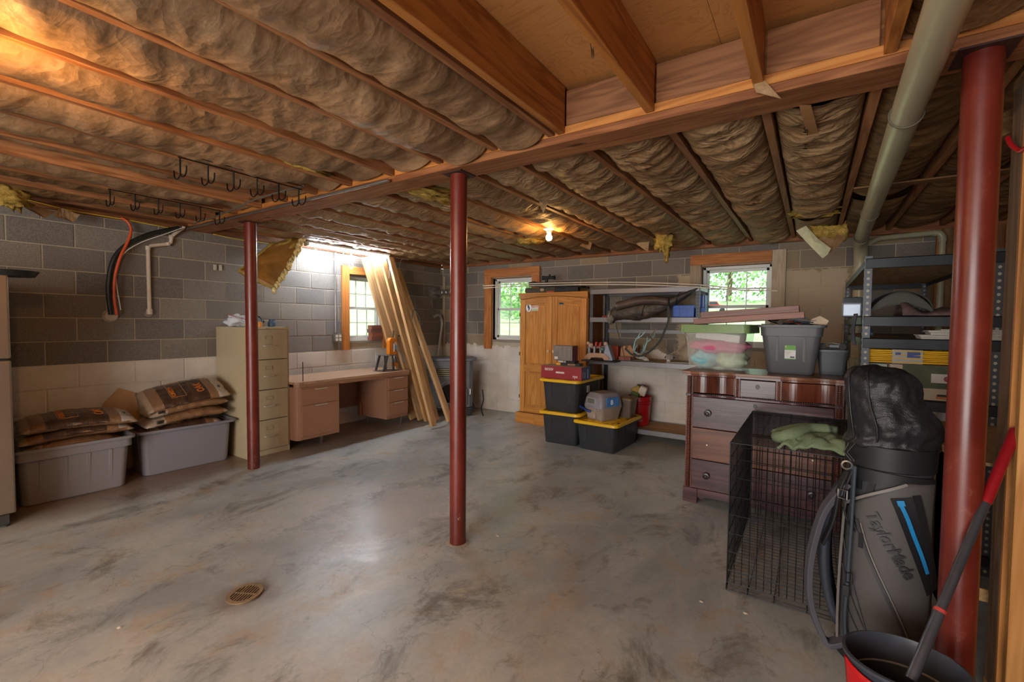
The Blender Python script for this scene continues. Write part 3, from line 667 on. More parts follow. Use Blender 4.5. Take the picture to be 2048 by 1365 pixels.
cord('yellow_cable', 'yellow cable stapled along the top of the left wall', [(-5.34, .9, 2.385), (-5.335, 1.2, 2.345), (-5.335, 1.6, 2.335), (-5.335, 2.05, 2.315)], .004, plain('#d8b830', .5), 'cable', sub=4)
cord('yellow_cable', 'yellow cable sagging from the beam towards the strip light', [(-5.33, 2.33, 2.325), (-5.3, 2.6, 2.30), (-5.3, 3.1, 2.315)], .004, plain('#d8b830', .5), 'cable')
for (x, y) in ((430, 535), (441, 536)):
    p = px(x, y, 'x', XA+.018); o = M().box(-.006, -.015, -.03, .006, .015, .03).build('wall_bracket', plain('#b9b2a4', .6), loc=tuple(p), bevel=.003)
    tag(o, 'small metal bracket screwed to the blocks above the filing cabinet, '+('left' if x < 435 else 'right')+' one', 'bracket')
# hanging insulation strip near the strip light
hi = thing('hanging_insulation_strip', 'strip of brown-faced yellow insulation hanging from the ceiling left of the strip light', 'insulation', (-5.0, 2.95, 2.30))
A_, B_, C_, D_ = px(606, 474, 'x', -4.98), px(548, 578, 'x', -4.98), px(480, 542, 'x', -5.2), px(548, 488, 'x', -5.25)
def strip(off, wav):
    def fn(u, v):
        p = A_.lerp(B_, v).lerp(D_.lerp(C_, v), u); sag = -.05*math.sin(PI*v)*(1-u)
        return p-hi.location+Vector((off+wav*nz(u*6, v*9, off*50), wav*nz(u*5+3, v*11), sag))
    return fn
M().grid(strip(.0, .015), 14, 18).build('paper_face', plain('#8f6128', .5, var=.3, scale=5, bump=.3), hi, smooth=180, solid=.006)
M().grid(strip(-.055, .02), 14, 18).build('glass_wool', MFL, hi, smooth=180, solid=.05)
ed = M()
for i in range(16):
    p = A_.lerp(B_, i/15)-hi.location; ed.ball((p.x+.0, p.y+random.uniform(-.01, .01), p.z-.05*math.sin(PI*i/15)+random.uniform(-.01, .01)), random.uniform(.022, .04), 10, 7, (1, .8, 1.2), .9, i, 5)
ed.build('torn_edge', plain('#e0c98a', .8, var=.35, scale=30, bump=.5), hi, smooth=180)
# ================================================================ LEFT WALL FURNITURE  (local x = along wall, -y = into the room)
LW = PI/2
def lw(xw, yw, z=0): return (xw, yw, z)
# refrigerator
t = thing('refrigerator', 'stainless two-door refrigerator at the left edge', 'refrigerator', (-4.52, .713, 0), LW)
MSS = plain('#a99a8b', .33, metal=.85, var=.05, scale=2); MDG = plain('#3a3836', .6)
M().box(-.80, .065, .06, -.006, .75, 1.70).build('body', plain('#4a4745', .5), t, bevel=.01)
M().box(-.806, .0, 1.142, 0, .06, 1.712).build('freezer_door', MSS, t, bevel=.012, seg=3)
M().box(-.806, .0, .085, 0, .06, 1.130).build('door', MSS, t, bevel=.012, seg=3)
for z0, z1 in ((.55, 1.08), (1.19, 1.5)): M().tube([(-.74, -.01, z0), (-.74, -.05, z0+.02), (-.74, -.05, z1-.02), (-.74, -.01, z1)], .012, 8).build('handle', MST, t, smooth=60)
g = M(); g.box(-.79, .02, .012, -.03, .06, .08); g.build('kick_grille', MDG, t, bevel=.004)
for x in (-.05, -.75): M().lathe([(.0, 0), (.022, 0), (.022, .012), (.008, .014), (.008, .05), (0, .05)], (x, .03, 0), 12).build('levelling_foot', MDG, t)
M().cyl((-.02, .03, 1.7125), (-.02, .03, 1.728), .010, n=12).build('hinge_cap', MWC, t)
M().box(-.16, -.001, 1.22, -.10, .0, 1.235).build('badge', MWC, t)
t = thing('round_pan', 'black round pan lying on top of the refrigerator', 'pan', (-4.62, .74, 1.7015))
M().lathe([(.0, .0), (.115, .0), (.135, .035), (.142, .035), (.118, -.004), (0, -.004)], (0, 0, .005), 32, close=False).build('bowl', plain('#141414', .35), t, smooth=40)
M().beam((-.14, 0, .035), (-.3, -.02, .05), .025, .012).build('handle', MBk, t, bevel=.004)
# grey storage totes with pellet bags
def tote(name, label, loc, rz, w, d, h, m, cat='tote', rim=.018, taper=.06, ribs=3, group=None, band=.09):
    """open tub: w along x, d along y, rim at h"""
    t = thing(name, label, cat, loc, rz, group); r = .05; b = M()
    def lp(z, ins, r_=r): return rrect(0, 0, w-2*ins, d-2*ins, r_, z, 5)
    L = [lp(0, taper+.004), lp(.008, taper-.004), lp(h-band, taper*.35+.012), lp(h-band+.003, taper*.2), lp(h-.025, .012), lp(h-.022, -.006), lp(h, -.008), lp(h+.001, .006), lp(h-.02, .018), lp(h-band, taper*.4+.016), lp(.012, taper+.01)]
    b.loft(L, cap0=True, cap1=True); b.build('tub', m, t, smooth=35)
    for (n_, wd, ax) in ((ribs, w, 0), (2, d, 1)):
        for s in (-1, 1):
            for i in range(n_):
                u = ((i+.5)/n_-.5)*(wd-.18)
                q = M(); o0 = (d if ax == 0 else w)/2-taper; o1 = (d if ax == 0 else w)/2-taper*.35-.012; hw = .012
                for (aa, bb_) in ((u-hw, u+hw),):
                    P = [(aa, s*(o0+.004), .03), (bb_, s*(o0+.004), .03), (bb_, s*(o1+.006), h-band-.004), (aa, s*(o1+.006), h-band-.004), (aa, s*(o0-.006), .03), (bb_, s*(o0-.006), .03), (bb_, s*(o1-.006), h-band-.004), (aa, s*(o1-.006), h-band-.004)]
                    if ax: P = [(p[1], p[0], p[2]) for p in P]
                    q.add(P, [(0, 1, 2, 3), (0, 4, 5, 1), (1, 5, 6, 2), (3, 2, 6, 7), (0, 3, 7, 4)])
                q.build('rib', m, t, bevel=.002, seg=1)
    return t
MTG = plain('#8b8688', .42, var=.05, scale=3)
tote('storage_tote', 'grey plastic tote beside the refrigerator, filled with wood pellet bags', (-5.055, 1.113, 0), LW+R(-3), .72, .50, .435, MTG, ribs=4)
tote('storage_tote', 'grey plastic tote beside the filing cabinet, filled with wood pellet bags', (-5.105, 1.925, 0), LW+R(-4), .80, .44, .415, plain('#85828a', .42, var=.05, scale=3), ribs=0, band=.02)
def mat_pellets(printed):
    t = NT('pellet bag'); v = t.coord('Object'); f = t.N('ShaderNodeTexVoronoi'); t.L(t.coord('Object', (1, 2.2, 1.6)), f.inputs['Vector']); f.inputs['Scale'].default_value = 130
    pc = t.ramp(f.outputs['Distance'], [(.1, '#a37b55'), (.6, '#6e4a30')]); pc = t.mix(t.math('MULTIPLY', f.outputs['Color'], .25), pc, '#c9a27c')
    sep = t.N('ShaderNodeSeparateXYZ'); t.L(v, sep.inputs[0]); X, Y, Z = sep.outputs
    clear = t.ramp(X, [(.0, 0.0), (1.0, 0.0)])
    if printed:
        inx = t.math('LESS_THAN', t.math('ABSOLUTE', t.math('ADD', X, .025)), .185); iny = t.math('LESS_THAN', t.math('ABSOLUTE', Y), .20); inz = t.math('GREATER_THAN', Z, .035)
        msk = t.math('MULTIPLY', inx, t.math('MULTIPLY', iny, inz)); n = t.noise(t.coord('Object', (30, 3, 3)), 1.5, 5, .7, 1)
        pr = t.ramp(n, [(.3, '#2b1d18'), (.55, '#4a3022'), (.75, '#7c5636')]); pc = t.mix(msk, pc, pr)
        wh = t.math('MULTIPLY', t.math('GREATER_THAN', X, .235), inz); pc = t.mix(t.math('MULTIPLY', wh, .75), pc, '#c9c2bb')
    else:
        wh = t.math('LESS_THAN', X, -.19); pc = t.mix(t.math('MULTIPLY', wh, .8), pc, '#b5a596')
    en = t.math('GREATER_THAN', t.math('ABSOLUTE', X), .292); pc = t.mix(t.math('MULTIPLY', en, .6), pc, '#b9a48c')
    t.set(col=pc, rough=.32, spec=.5, coat=.6); t.bump(t.math('ADD', f.outputs['Distance'], t.math('MULTIPLY', t.noise(v, 14, 5, .7), 1.4)), .5, .006); return t.m
MPL, MPLp = mat_pellets(False), mat_pellets(True)
MOR = plain('#d97b2b', .5)
def pellet_bag(label, loc, rz, tx, ty, printed, seed, bend=.03, W=.64, D=.40, T=.105, words=()):
    t = thing('pellet_bag', label, 'pellet bag', loc, rz, 'wood pellet bags on the grey totes'); t.rotation_euler = (tx, ty, rz)
    def top(x, y):
        u, v = min(1, abs(x)/(W/2)), min(1, abs(y)/(D/2))
        prof = max(0, 1-u**5.5)**.75*max(0, 1-v**3.5)**.6
        return prof
    def P(x, y, s):
        k = top(x, y); z = T/2 + s*(T/2)*k*(1+.10*nz(x*9+seed, y*9)) + (0 if k > 0 else 0) - bend*(2*x/W)**2 + .006*nz(x*30, y*22, seed)
        e = .012*nz(x*14+seed, y*14)
        return (x+e*(1 if abs(x) > W*.4 else 0), y+e*(1 if abs(y) > D*.4 else 0), z)
    b = M()
    b.grid(lambda u, v: P((u-.5)*W, (v-.5)*D, 1), 40, 26); b.grid(lambda u, v: P((u-.5)*W, (v-.5)*D, -1), 40, 26)
    b.build('bag', MPLp if printed else MPL, t, smooth=180)
    for i, (w_, sz, cx, cy) in enumerate(words):
        text(w_, sz, MOR, t, lambda x, y, z: (lambda q: (q[0], q[1], q[2]+.003+z))(P(cx-y, cy+x, 1)), bold=.0012, sx=.9)
    if printed:
        fr = M(); c = [(-.135, -.135), (-.135, .13), (-.02, .13), (-.02, -.135)]
        for i in range(4):
            a, b2 = c[i], c[(i+1) % 4]; pts = [P(a[0]+(b2[0]-a[0])*k/12, a[1]+(b2[1]-a[1])*k/12, 1) for k in range(13)]; fr.tube([(q[0], q[1], q[2]+.002) for q in pts], .0016, 5)
        fr.build('label_frame', plain('#c08b57', .5), t)
        q = P(.27, -.06, 1); M().box(q[0]-.012, q[1]-.02, q[2]-.004, q[0]+.012, q[1]+.02, q[2]+.003).build('print_patch', plain('#3b5245', .5), t)
    else:
        q = P(-.235, -D*.46, 1); g = M()
        for k in range(9): g.box(-.262+.006*k, -D/2-.002, T/2-.018, -.262+.006*k+(.003 if k % 2 else .002), -D/2+.004, T/2+.014)
        g.build('barcode', plain('#22201f', .6), t)
    return t
FW = (('FOREST', .058, -.045, -.125), ('FUEL', .05, -.105, -.10), ('OAK', .072, .13, -.11))
FW = (('FOREST F', .046, -.095, -.125), ('OAK', .085, .135, -.13))
pellet_bag('clear bag of wood pellets sunk in the tote beside the refrigerator, lowest of three', (-5.03, 1.11, .375), LW+R(-3), R(2), R(2), False, 1, bend=.045, W=.66, D=.38)
pellet_bag('printed bag of wood pellets in the middle of the stack beside the refrigerator', (-5.02, 1.13, .465), LW+R(-2), 0, R(-1), True, 2, bend=.04, W=.68, words=FW)
pellet_bag('printed oak pellet bag on top of the stack beside the refrigerator', (-5.00, 1.15, .555), LW+R(-5), R(6), R(1), True, 3, bend=.035, W=.70, words=FW)
pellet_bag('printed bag of wood pellets sunk in the tote beside the filing cabinet, lowest of four', (-5.13, 1.92, .36), LW+R(-4), R(2), R(-3), True, 4, bend=.05, W=.66, D=.37, words=FW[:1])
pellet_bag('clear bag of wood pellets with white end, second from the bottom beside the filing cabinet', (-5.10, 1.93, .455), LW+R(-3), R(0), R(-5), False, 5, bend=.035, W=.68)
pellet_bag('clear bag of wood pellets with white end, second from the top beside the filing cabinet', (-5.11, 1.95, .55), LW+R(-4), R(2), R(-6), False, 6, bend=.03, W=.66)
pellet_bag('printed oak pellet bag tilted on top of the stack beside the filing cabinet', (-5.10, 1.95, .665), LW+R(-7), R(22), R(-8), True, 7, bend=.03, W=.68, words=FW)
t = thing('cardboard_sheet', 'piece of brown cardboard leaning on the white blocks between the two bag stacks', 'cardboard', (-5.33, 1.50, .42), LW)
b = M(); b.prism([(-.14, 0), (.17, 0), (.14, .30), (.02, .36), (-.10, .22)], 0, .012, 'y'); b.build('panel', plain('#b18a62', .85), t)
t.rotation_euler = (R(-6), 0, LW)
# filing cabinet
t = thing('filing_cabinet', 'tall beige four-drawer steel filing cabinet', 'filing cabinet', (-4.742, 2.352, 0), LW)
MHN = plain('#d8d2c6', .3, metal=.3)
MFC = plain('#b5a586', .42, var=.05, scale=2); MFD = plain('#b09f80', .40, var=.04, scale=2); W_ = .458
b = M(); b.box(0, .012, .0, .016, .62, 1.345); b.box(W_-.016, .012, 0, W_, .62, 1.345); b.box(.017, .02, 1.322, W_-.017, .62, 1.345); b.box(.017, .60, 0, W_-.017, .62, 1.32); b.box(.017, .02, .0, W_-.017, .035, .055)
b.box(.017, .03, .04, W_-.017, .6, .055); b.build('case', MFC, t, bevel=.003)
for i in range(4):
    z0 = .062+i*.316; d = M().box(.020, .0, z0, W_-.020, .022, z0+.309); q_ = d.build('drawer', MFD, t, bevel=.004)
    f = M(); cx, cz = W_/2, z0+.225; a, c = .037, .019
    f.box(cx-a, -.004, cz-c, cx-a+.005, 0, cz+c); f.box(cx+a-.005, -.004, cz-c, cx+a, 0, cz+c); f.box(cx-a, -.004, cz+c-.004, cx+a, 0, cz+c); f.box(cx-a, -.004, cz-c, cx+a, 0, cz-c+.004); f.build('label_holder', plain('#b9a988', .35, metal=.4), q_)
    h = M(); h.tube([(cx-.05, 0, cz-.085), (cx-.05, -.025, cz-.085), (cx+.05, -.025, cz-.085), (cx+.05, 0, cz-.085)], .006, 8); h.build('handle', MHN, q_, smooth=60)
M().box(W_-.13, -.002, 1.290, W_-.05, .011, 1.306).build('nameplate', plain('#b5a589', .4), t); M().cyl((W_/2-.01, .018, 1.333), (W_/2-.01, .008, 1.333), .006, n=10).build('lock', MST, t)
# things on the filing cabinet
t = thing('plastic_bag', 'clear crumpled plastic bag with red zip strip on the filing cabinet', 'bag', (-5.08, 2.42, 1.347))
MCP = NT('clear plastic'); MCP.set(col='#dfe3ea', rough=.15, spec=.6, alpha=.75); _n = MCP.noise(MCP.coord('Object'), 25, 5, .7); MCP.bump(_n, .8, .01)
M().ball((0, 0, .06), .12, 26, 16, (.75, 1.0, .5), .7, 4, 2.2).build('pouch', MCP.m, t, smooth=180); t.children[0].location = (0, .03, 0)
M().tube([(.02, -.10, .13), (.05, -.0, .10), (.08, .10, .065)], .0035, 6).build('zip_strip', plain('#c03a4a', .4), t, smooth=60)
M().ball((.05, .10, .03), .035, 16, 10, (1, 1.4, .85), .5, 9, 4).build('cloth_end', plain('#cfc09a', .8), t, smooth=180)
t = thing('work_lamp', 'black round clamp lamp lying behind the red post on the filing cabinet', 'lamp', (-4.98, 2.60, 1.345+.062))
L_ = M(); L_.lathe([(.02, .05), (.035, .03), (.058, -.02), (.062, -.022), (.05, -.01), (.02, .02)], (0, 0, 0), 24, 'y', close=False); q_ = L_.build('reflector', plain('#1c1d20', .35), t, smooth=40); t.rotation_euler = (0, 0, R(35))
M().lathe([(.0, -.012), (.045, -.012), (.03, -.004)], (0, 0, 0), 20, 'y').build('lens', plain('#8a8d92', .2, metal=.7), t)
M().lathe([(.0, .05), (.022, .05), (.02, .10), (0, .10)], (0, 0, 0), 14, 'y').build('neck', MBk, t)
rg = M(); rg.tube([(.061*math.cos(R(a)), -.025, .061*math.sin(R(a))) for a in range(0, 360, 20)], .0025, 6, closed=True); rg.build('rim', MST, t)
t = thing('spray_nozzle', 'small orange plastic part beside the clamp lamp', 'plastic part', (-4.86, 2.555, 1.346)); b = M(); b.lathe([(0, 0), (.022, 0), (.024, .03), (.012, .055), (.0, .058)], n=14); b.build('cap', plain('#d98a3a', .4), t, smooth=50)
t = thing('blue_jar', 'small blue jar on the filing cabinet just right of the red post', 'jar', (-4.95, 2.735, 1.346)); b = M(); b.lathe([(0, 0), (.038, 0), (.04, .01), (.04, .05), (.03, .065), (0, .066)], n=24); b.build('jar_body', plain('#46627e', .3), t, smooth=40); M().lathe([(0, .067), (.03, .067), (.03, .08), (0, .082)], n=20).build('lid', plain('#3a4d66', .4), t, smooth=40)
# desk
t = thing('office_desk', 'tan steel double-pedestal office desk under the window', 'desk', (-4.60, 2.80, 0), LW)
MDK = plain('#9a7058', .45, var=.05, scale=2); MDT = wood('#b08d72', '#8f6d55', 'x', .35, grain=5, knots=False); LEN = 1.645; DP = .70
poly = [(.0+.06-.06*math.cos(R(a)), .06-.06*math.sin(R(a))) for a in (0, 22, 45, 67, 90)] + [(LEN, 0), (LEN, DP), (0, DP)]
b = M(); b.prism(poly, .722, .750); b.build('desktop', MDT, t, bevel=.002, seg=1)
b = M(); b.prism([(x, y) for x, y in [(p[0]*.997+.002, p[1]+.004) for p in poly[:5]]]+[(LEN-.004, .004), (LEN-.004, .02), (.07, .02), (.02, .07), (.004, .07)], .690, .7215); b.build('apron', MDK, t)
M().box(.015, .63, .25, LEN-.01, .645, .721).build('modesty_panel', MDK, t)
def ped(x0, x1, zb, drs):
    q = M(); q.box(x0, .03, zb, x1, .62, .6895) if x0 > .5 else q.prism([(x0+.05, .022), (x1, .022), (x1, .62), (x0, .62), (x0, .07), (x0+.015, .037)], zb, .6895); q.build('pedestal', MDK, t, bevel=.006)
    for (z0, z1) in drs:
        a = x0+(.018 if x0 > .5 else .055); d = M().box(a, .010, z0, x1-.012, .0215 if x0 < .5 else .029, z1).build('drawer', MDK, t, bevel=.003)
        cx = (a+x1-.012)/2; M().box(cx-.075, -.012, z1-.012, cx+.075, .010, z1-.004).build('handle', MHN, d, bevel=.002)
ped(.012, .545, .105, [(.49, .665), (.14, .484)]); ped(1.262, LEN-.012, .125, [(.515, .675), (.35, .508), (.17, .343)])
b = M(); b.box(.56, .01, .68, 1.25, .03, .7215); b.build('centre_rail', MDK, t)
for (x, y) in ((.36, .12), (.1, .5), (1.36, .52), (1.58, .12)):
    b = M(); b.loft([[(x-.016, y-.016, 0), (x+.016, y-.016, 0), (x+.016, y+.016, 0), (x-.016, y+.016, 0)], [(x-.022, y-.03, .13), (x+.022, y-.03, .13), (x+.022, y+.02, .13), (x-.022, y+.02, .13)]]); b.build('leg', MST, t, bevel=.003)
for x in (.56, 1.22): M().beam((x, .5, .13), (x, .5, .30), .02, .02).build('leg_bracket', MDK, t)
o = M().tube([(0, 0, 0), (0, 0, .215)], .0045, 8).build('black_rod', MBk, loc=(-4.64, 2.90, .751), smooth=60); tag(o, 'thin black rod standing upright at the near left corner of the desk', 'rod')
# reloading press on the desk
t = thing('bench_press', 'orange hand press on a grey steel stand at the right end of the desk', 'press', (-4.80, 4.22, .751), LW)
MGS = plain('#5c5f63', .4, metal=.5); MOG = plain('#d87a14', .38)
b = M(); b.box(-.15, -.09, 0, .13, -.055, .006); b.box(-.15, .06, 0, .13, .095, .006); b.box(-.15, -.09, 0, -.12, .095, .006); b.box(.10, -.09, 0, .13, .095, .006); b.build('base_frame', MGS, t)
for y in (-.075, .08):
    M().beam((-.12, y, .006), (-.055, y, .205), .008, .035, (1, 0, 0)).build('stand_leg', MGS, t); M().beam((.05, y, .006), (.035, y, .205), .008, .035, (1, 0, 0)).build('stand_leg', MGS, t)
M().box(-.085, -.10, .205, .075, .105, .213).build('mounting_plate', MGS, t, bevel=.002)
b = M(); b.prism([(.02, .215), (.02, .405), (.045, .44), (.12, .44), (.15, .42), (.15, .385), (.075, .385), (.075, .255), (.15, .245), (.15, .215)], -.032, .032, 'y'); b.build('press_frame', MOG, t, bevel=.006)
M().cyl((.13, 0, .05), (.13, 0, .36), .014, n=16).build('ram', MST, t, smooth=40)
b = M(); b.lathe([(0, 0), (.05, 0), (.055, .012), (.045, .035), (.02, .05), (0, .05)], (.13, 0, .055), 20); b.build('die_cup', MOG, t, smooth=40)
M().cyl((.115, 0, .44), (.115, 0, .54), .010, n=12).build('die', plain('#3c3c3e', .4, metal=.6), t, smooth=40)
for q in ((.10, -.05, .19, .16, -.02, .10), (.16, .04, .24, .17, .03, .12)): M().beam(q[:3], q[3:], .012, .018).build('link_arm', MGS, t)
M().tube([(.16, -.05, .28), (.18, -.10, .20), (.18, -.14, .09)], .008, 8).build('lever', MGS, t, smooth=60); M().ball((.165, -.05, .47), .014, 10, 8).build('knob', MBk, t, smooth=60); M().box(.145, -.02, .28, .175, .02, .34).build('primer_arm', plain('#7f8a9c', .4), t, bevel=.003)
# bricks on the window sill
MBR = [plain('#7d4a38', .85, bump=.4), plain('#93523c', .85, bump=.4), plain('#6d4436', .85, bump=.4)]
k = 0
for r_, dy in ((0, .0), (1, .012), (2, -.008), (3, .004)):
    o = M().box(-.045, -.10, 0, .045, .10, .054).build('brick', MBR[k % 3], loc=(-5.375, 4.502+dy, 1.141+.0545*r_), bevel=.004); k += 1
    tag(o, ['lowest red brick of the stack on the left window sill', 'second brick from the bottom on the left window sill', 'third brick from the bottom on the left window sill', 'dark top brick of the stack on the left window sill'][r_], 'brick', 'bricks on the window sill')
# leaning boards
MLB = wood('#cda87a', '#a67c4e', 'x', .65, grain=8, rvar=.4); MLB2 = wood('#c29a6a', '#93693e', 'x', .65, grain=8, rvar=.5)
def board(label, p0, p1, w, h, m, up=(0, 1, 0)):
    p0, p1 = Vector(p0), Vector(p1); d = (p1-p0); L = d.length; d.normalize(); up = Vector(up); s = d.cross(up).normalized(); u = s.cross(d)
    t = M().box(0, -w/2, -h/2, L, w/2, h/2).build('lumber_board', m, bevel=.002, seg=1)
    t.matrix_world = Matrix.Translation(p0) @ Matrix((d, s, u)).transposed().to_4x4(); tag(t, label, 'board', 'boards leaning on the left wall')
def lb(x0, y0, x1, y1, hh): # floor pixel to top pixel, leaning on the wall/joists
    return px(x0, y0, 'z', .02), px(x1, y1, 'x', -5.24)
for (lbl, a, b_, w, h, up) in (
    ('wide pale board leaning furthest left, its top beside the window head', (-4.74, 4.66, .03), (-5.20, 4.20, 2.30), .04, .14, 0),
    ('second wide board of the leaning lumber, passing over the window', (-4.62, 4.70, .03), (-5.15, 4.30, 2.32), .04, .14, 0),
    ('narrow stud just right of the wide boards', (-4.46, 4.64, .03), (-5.10, 4.41, 2.31), .04, .09, 0),
    ('long stud ending nearest the middle of the floor', (-4.16, 4.45, .03), (-5.03, 4.49, 2.32), .045, .09, 0),
    ('stud standing behind the longest ones', (-4.38, 4.74, .03), (-5.20, 4.68, 2.28), .04, .09, 0),
    ('stud furthest right, leaning past the stove', (-4.19, 4.81, .03), (-5.26, 4.83, 2.20), .045, .09, 0)):
    board(lbl, a, b_, w, h, random.choice((MLB, MLB2)), (0, 1, 0))
p = px(826, 620, 'x', -4.85); cord('black_wire', 'loop of thin black wire hanging on the rightmost leaning stud', [p+Vector(q) for q in ((0, 0, .0), (.02, -.03, -.03), (.02, -.04, -.14), (0, .0, -.05), (0, .04, .03), (0, .06, .05))], .003, MBk)
# stove in the corner
S_ = thing('pellet_stove', 'dark grey free-standing stove in the far left corner', 'stove', (-4.50, 5.20, 0), R(43))
MSV = plain('#6c7078', .5, var=.1); MSD = plain('#25262a', .5)
b = M(); b.prism([(-.27, .0), (.27, 0), (.32, .05), (.32, .46), (-.32, .46), (-.32, .05)], .13, .83); b.build('body', MSV, S_, bevel=.008)
b = M(); b.prism([(-.31, -.04), (.31, -.04), (.38, .03), (.38, .50), (-.38, .50), (-.38, .03)], .832, .868); b.build('top_plate', MSV, S_, bevel=.01)
b = M(); b.prism([(-.31, -.03), (.31, -.03), (.36, .03), (.36, .48), (-.36, .48), (-.36, .03)], .095, .128); b.build('pedestal', MSD, S_, bevel=.006)
for x in (-.29, .23):
    for y in (.0, .40): b = M(); b.prism([(x, 0), (x+.07, 0), (x+.06, .094), (x-.02, .094)], y, y+.06, 'y'); b.build('leg', MSD, S_, bevel=.004)
M().box(-.22, -.008, .60, .22, .002, .72).build('louvre_recess', MBk, S_)
for i in range(4): M().box(-.21, -.016, .612+.028*i, .21, -.006, .622+.028*i).build('louvre_slat', plain('#b2aa84', .4, metal=.5), S_)
dr = M(); pts = [(.235*math.cos(R(a)), .36+.19*math.sin(R(a))) for a in range(0, 181, 12)]; dr.prism([(.235, .17)]+pts+[(-.235, .17)], -.035, -.002, 'y'); dr = dr.build('door', MSV, S_, bevel=.006)
g = M(); pts = [(.175*math.cos(R(a)), .36+.13*math.sin(R(a))) for a in range(0, 181, 12)]; g.prism([(.175, .21)]+pts+[(-.175, .21)], -.040, -.0355, 'y'); g.build('glass', plain('#0d0d0f', .08), dr)
rib = M(); rib.tube([(.21*math.cos(R(a)), -.042, .365+.165*math.sin(R(a))) for a in range(5, 176, 10)], .009, 6); rib.build('arch_moulding', plain('#8a8d93', .4, metal=.5), dr)
M().tube([(.26, -.03, .30), (.275, -.06, .33), (.275, -.06, .42)], .009, 8).build('handle', MST, S_)
M().box(-.20, -.05, .135, .20, -.005, .15).build('ash_lip', plain('#9a9da2', .4, metal=.5), S_, bevel=.004)
M().lathe([(.0, 0), (.012, 0), (.012, .02), (0, .02)], (0, .0, .78), 10, 'y').build('emblem', MST, S_)
cord('stove_cable', 'black hose and flat bar leaning on the right side of the stove', [(-4.13, 5.48, .40), (-4.10, 5.46, .25), (-4.12, 5.44, .12), (-4.07, 5.42, .02)], .010, MBk)
# vents on the walls
t = thing('wall_vent', 'grey wall thimble with exhaust pipe above the stove', 'vent', (XA+.014, 5.72, 1.905), LW)
M().box(-.12, -.012, -.105, .10, 0, .105).build('flange', plain('#85837e', .5, metal=.4), t, bevel=.004)
M().lathe([(.085, 0), (.085, -.02), (.06, -.022), (.0, -.022)], (-.01, -.012, 0), 24, 'y').build('collar', plain('#9a9892', .4, metal=.5), t, smooth=40)
b = M(); b.tube([(-.01, -.03, 0), (-.01, -.52, .0)], .044, 20); b.build('pipe', plain('#a9a9a6', .3, metal=.8), t, smooth=40)
for y in (-.25, -.34, -.43): M().lathe([(.044, y), (.048, y+.006), (.044, y+.012)], (-.01, 0, 0), 20, 'y', close=False).build('pipe_rib', plain('#a9a9a6', .3, metal=.8), t)
b = M(); q = [px(x, y, 'x', XA+.06) for x, y in ((868, 634), (878, 631), (884, 645), (880, 680), (876, 715))]
P_ = cord(None, '', q, 0, None, sub=8); rr = [.022+.003*(i % 2) for i in range(len(P_))]
b.tube(P_, rr, 12); o = b.build('flexible_duct', plain('#b7b2a8', .4, metal=.4), smooth=0); tag(o, 'corrugated grey air hose between the wall and the stove', 'duct')
o = M().box(-.05, -.009, -.075, .05, 0, .075).build('wall_patch', plain('#77736c', .9), loc=(XA+.014, 5.70, 1.60), rz=LW); tag(o, 'grey square cover plate on the blocks above the corrugated hose', 'cover plate')
# floor drain
t = thing('floor_drain', 'round rusty drain grate sunk in the concrete floor', 'drain', (-2.404, 1.17, .0015)); t.rotation_euler = (R(3), R(-2), R(24))
MRU = plain('#80694c', .7, var=.3, bump=.4); b = M(); b.lathe([(.066, .001), (.085, .001), (.085, .008), (.066, .008), (.066, .001)], n=40, close=False)
b.build('rim', MRU, t); M().lathe([(0, .0006), (.066, .0006), (.066, .0018), (0, .0018)], n=32).build('sump', plain('#1d140e', .9), t)
b = M()
for i in range(-4, 5):
    x = i*.0145; h = math.sqrt(max(0, .066**2-x*x))
    q = M().box(x-.0030, -h, .002, x+.0030, h, .0085); q.build('grate_bar', MRU, t)
M().box(-.066, -.004, .001, .066, .004, .0075).build('cross_bar', MRU, t)
# ================================================================ FAR WALL FURNITURE
# oak cabinet
t = thing('oak_cabinet', 'tall golden oak cabinet with two arched-panel doors', 'cabinet', (-3.455, 5.45, 0))
OKz = wood('#c48a45', '#a26728', 'z', .38, grain=9, knots=False, rvar=.3); OKx = wood('#c48a45', '#a26728', 'x', .38, grain=9, knots=False, rvar=.3); OKd = wood('#a8662c', '#7f4718', 'z', .45, grain=8, knots=False)
CW = 1.03
b = M(); b.box(0, .02, .15, .02, .50, 1.80); b.box(CW-.02, .02, .15, CW, .50, 1.80); b.box(.02, .48, .15, CW-.02, .50, 1.80); b.box(.02, .02, .15, CW-.02, .48, .18); b.box(.02, .022, 1.72, CW-.02, .48, 1.80); b.build('carcass', OKd, t, bevel=.002)
b = M(); b.prism([(-.045, -.03), (.25, -.03), (.30, -.05), (CW-.30, -.05), (CW-.25, -.03), (CW+.01, -.03), (CW+.01, .5), (-.045, .5)], 0, .148); b.build('plinth', OKx, t, bevel=.006)
arch = [(x/20, 1.735+.045*math.sin(PI*x/20)) for x in range(21)]
b = M(); b.prism([(0, 1.80)]+[(CW*x, z) for x, z in arch]+[(CW, 1.80)], -.006, .019, 'y'); b.build('arched_rail', OKx, t)
b = M(); b.box(-.018, -.02, 1.801, CW+.005, .51, 1.825); b.box(-.01, -.012, 1.788, CW+.003, -.0065, 1.8005); b.build('cornice', OKx, t, bevel=.004)
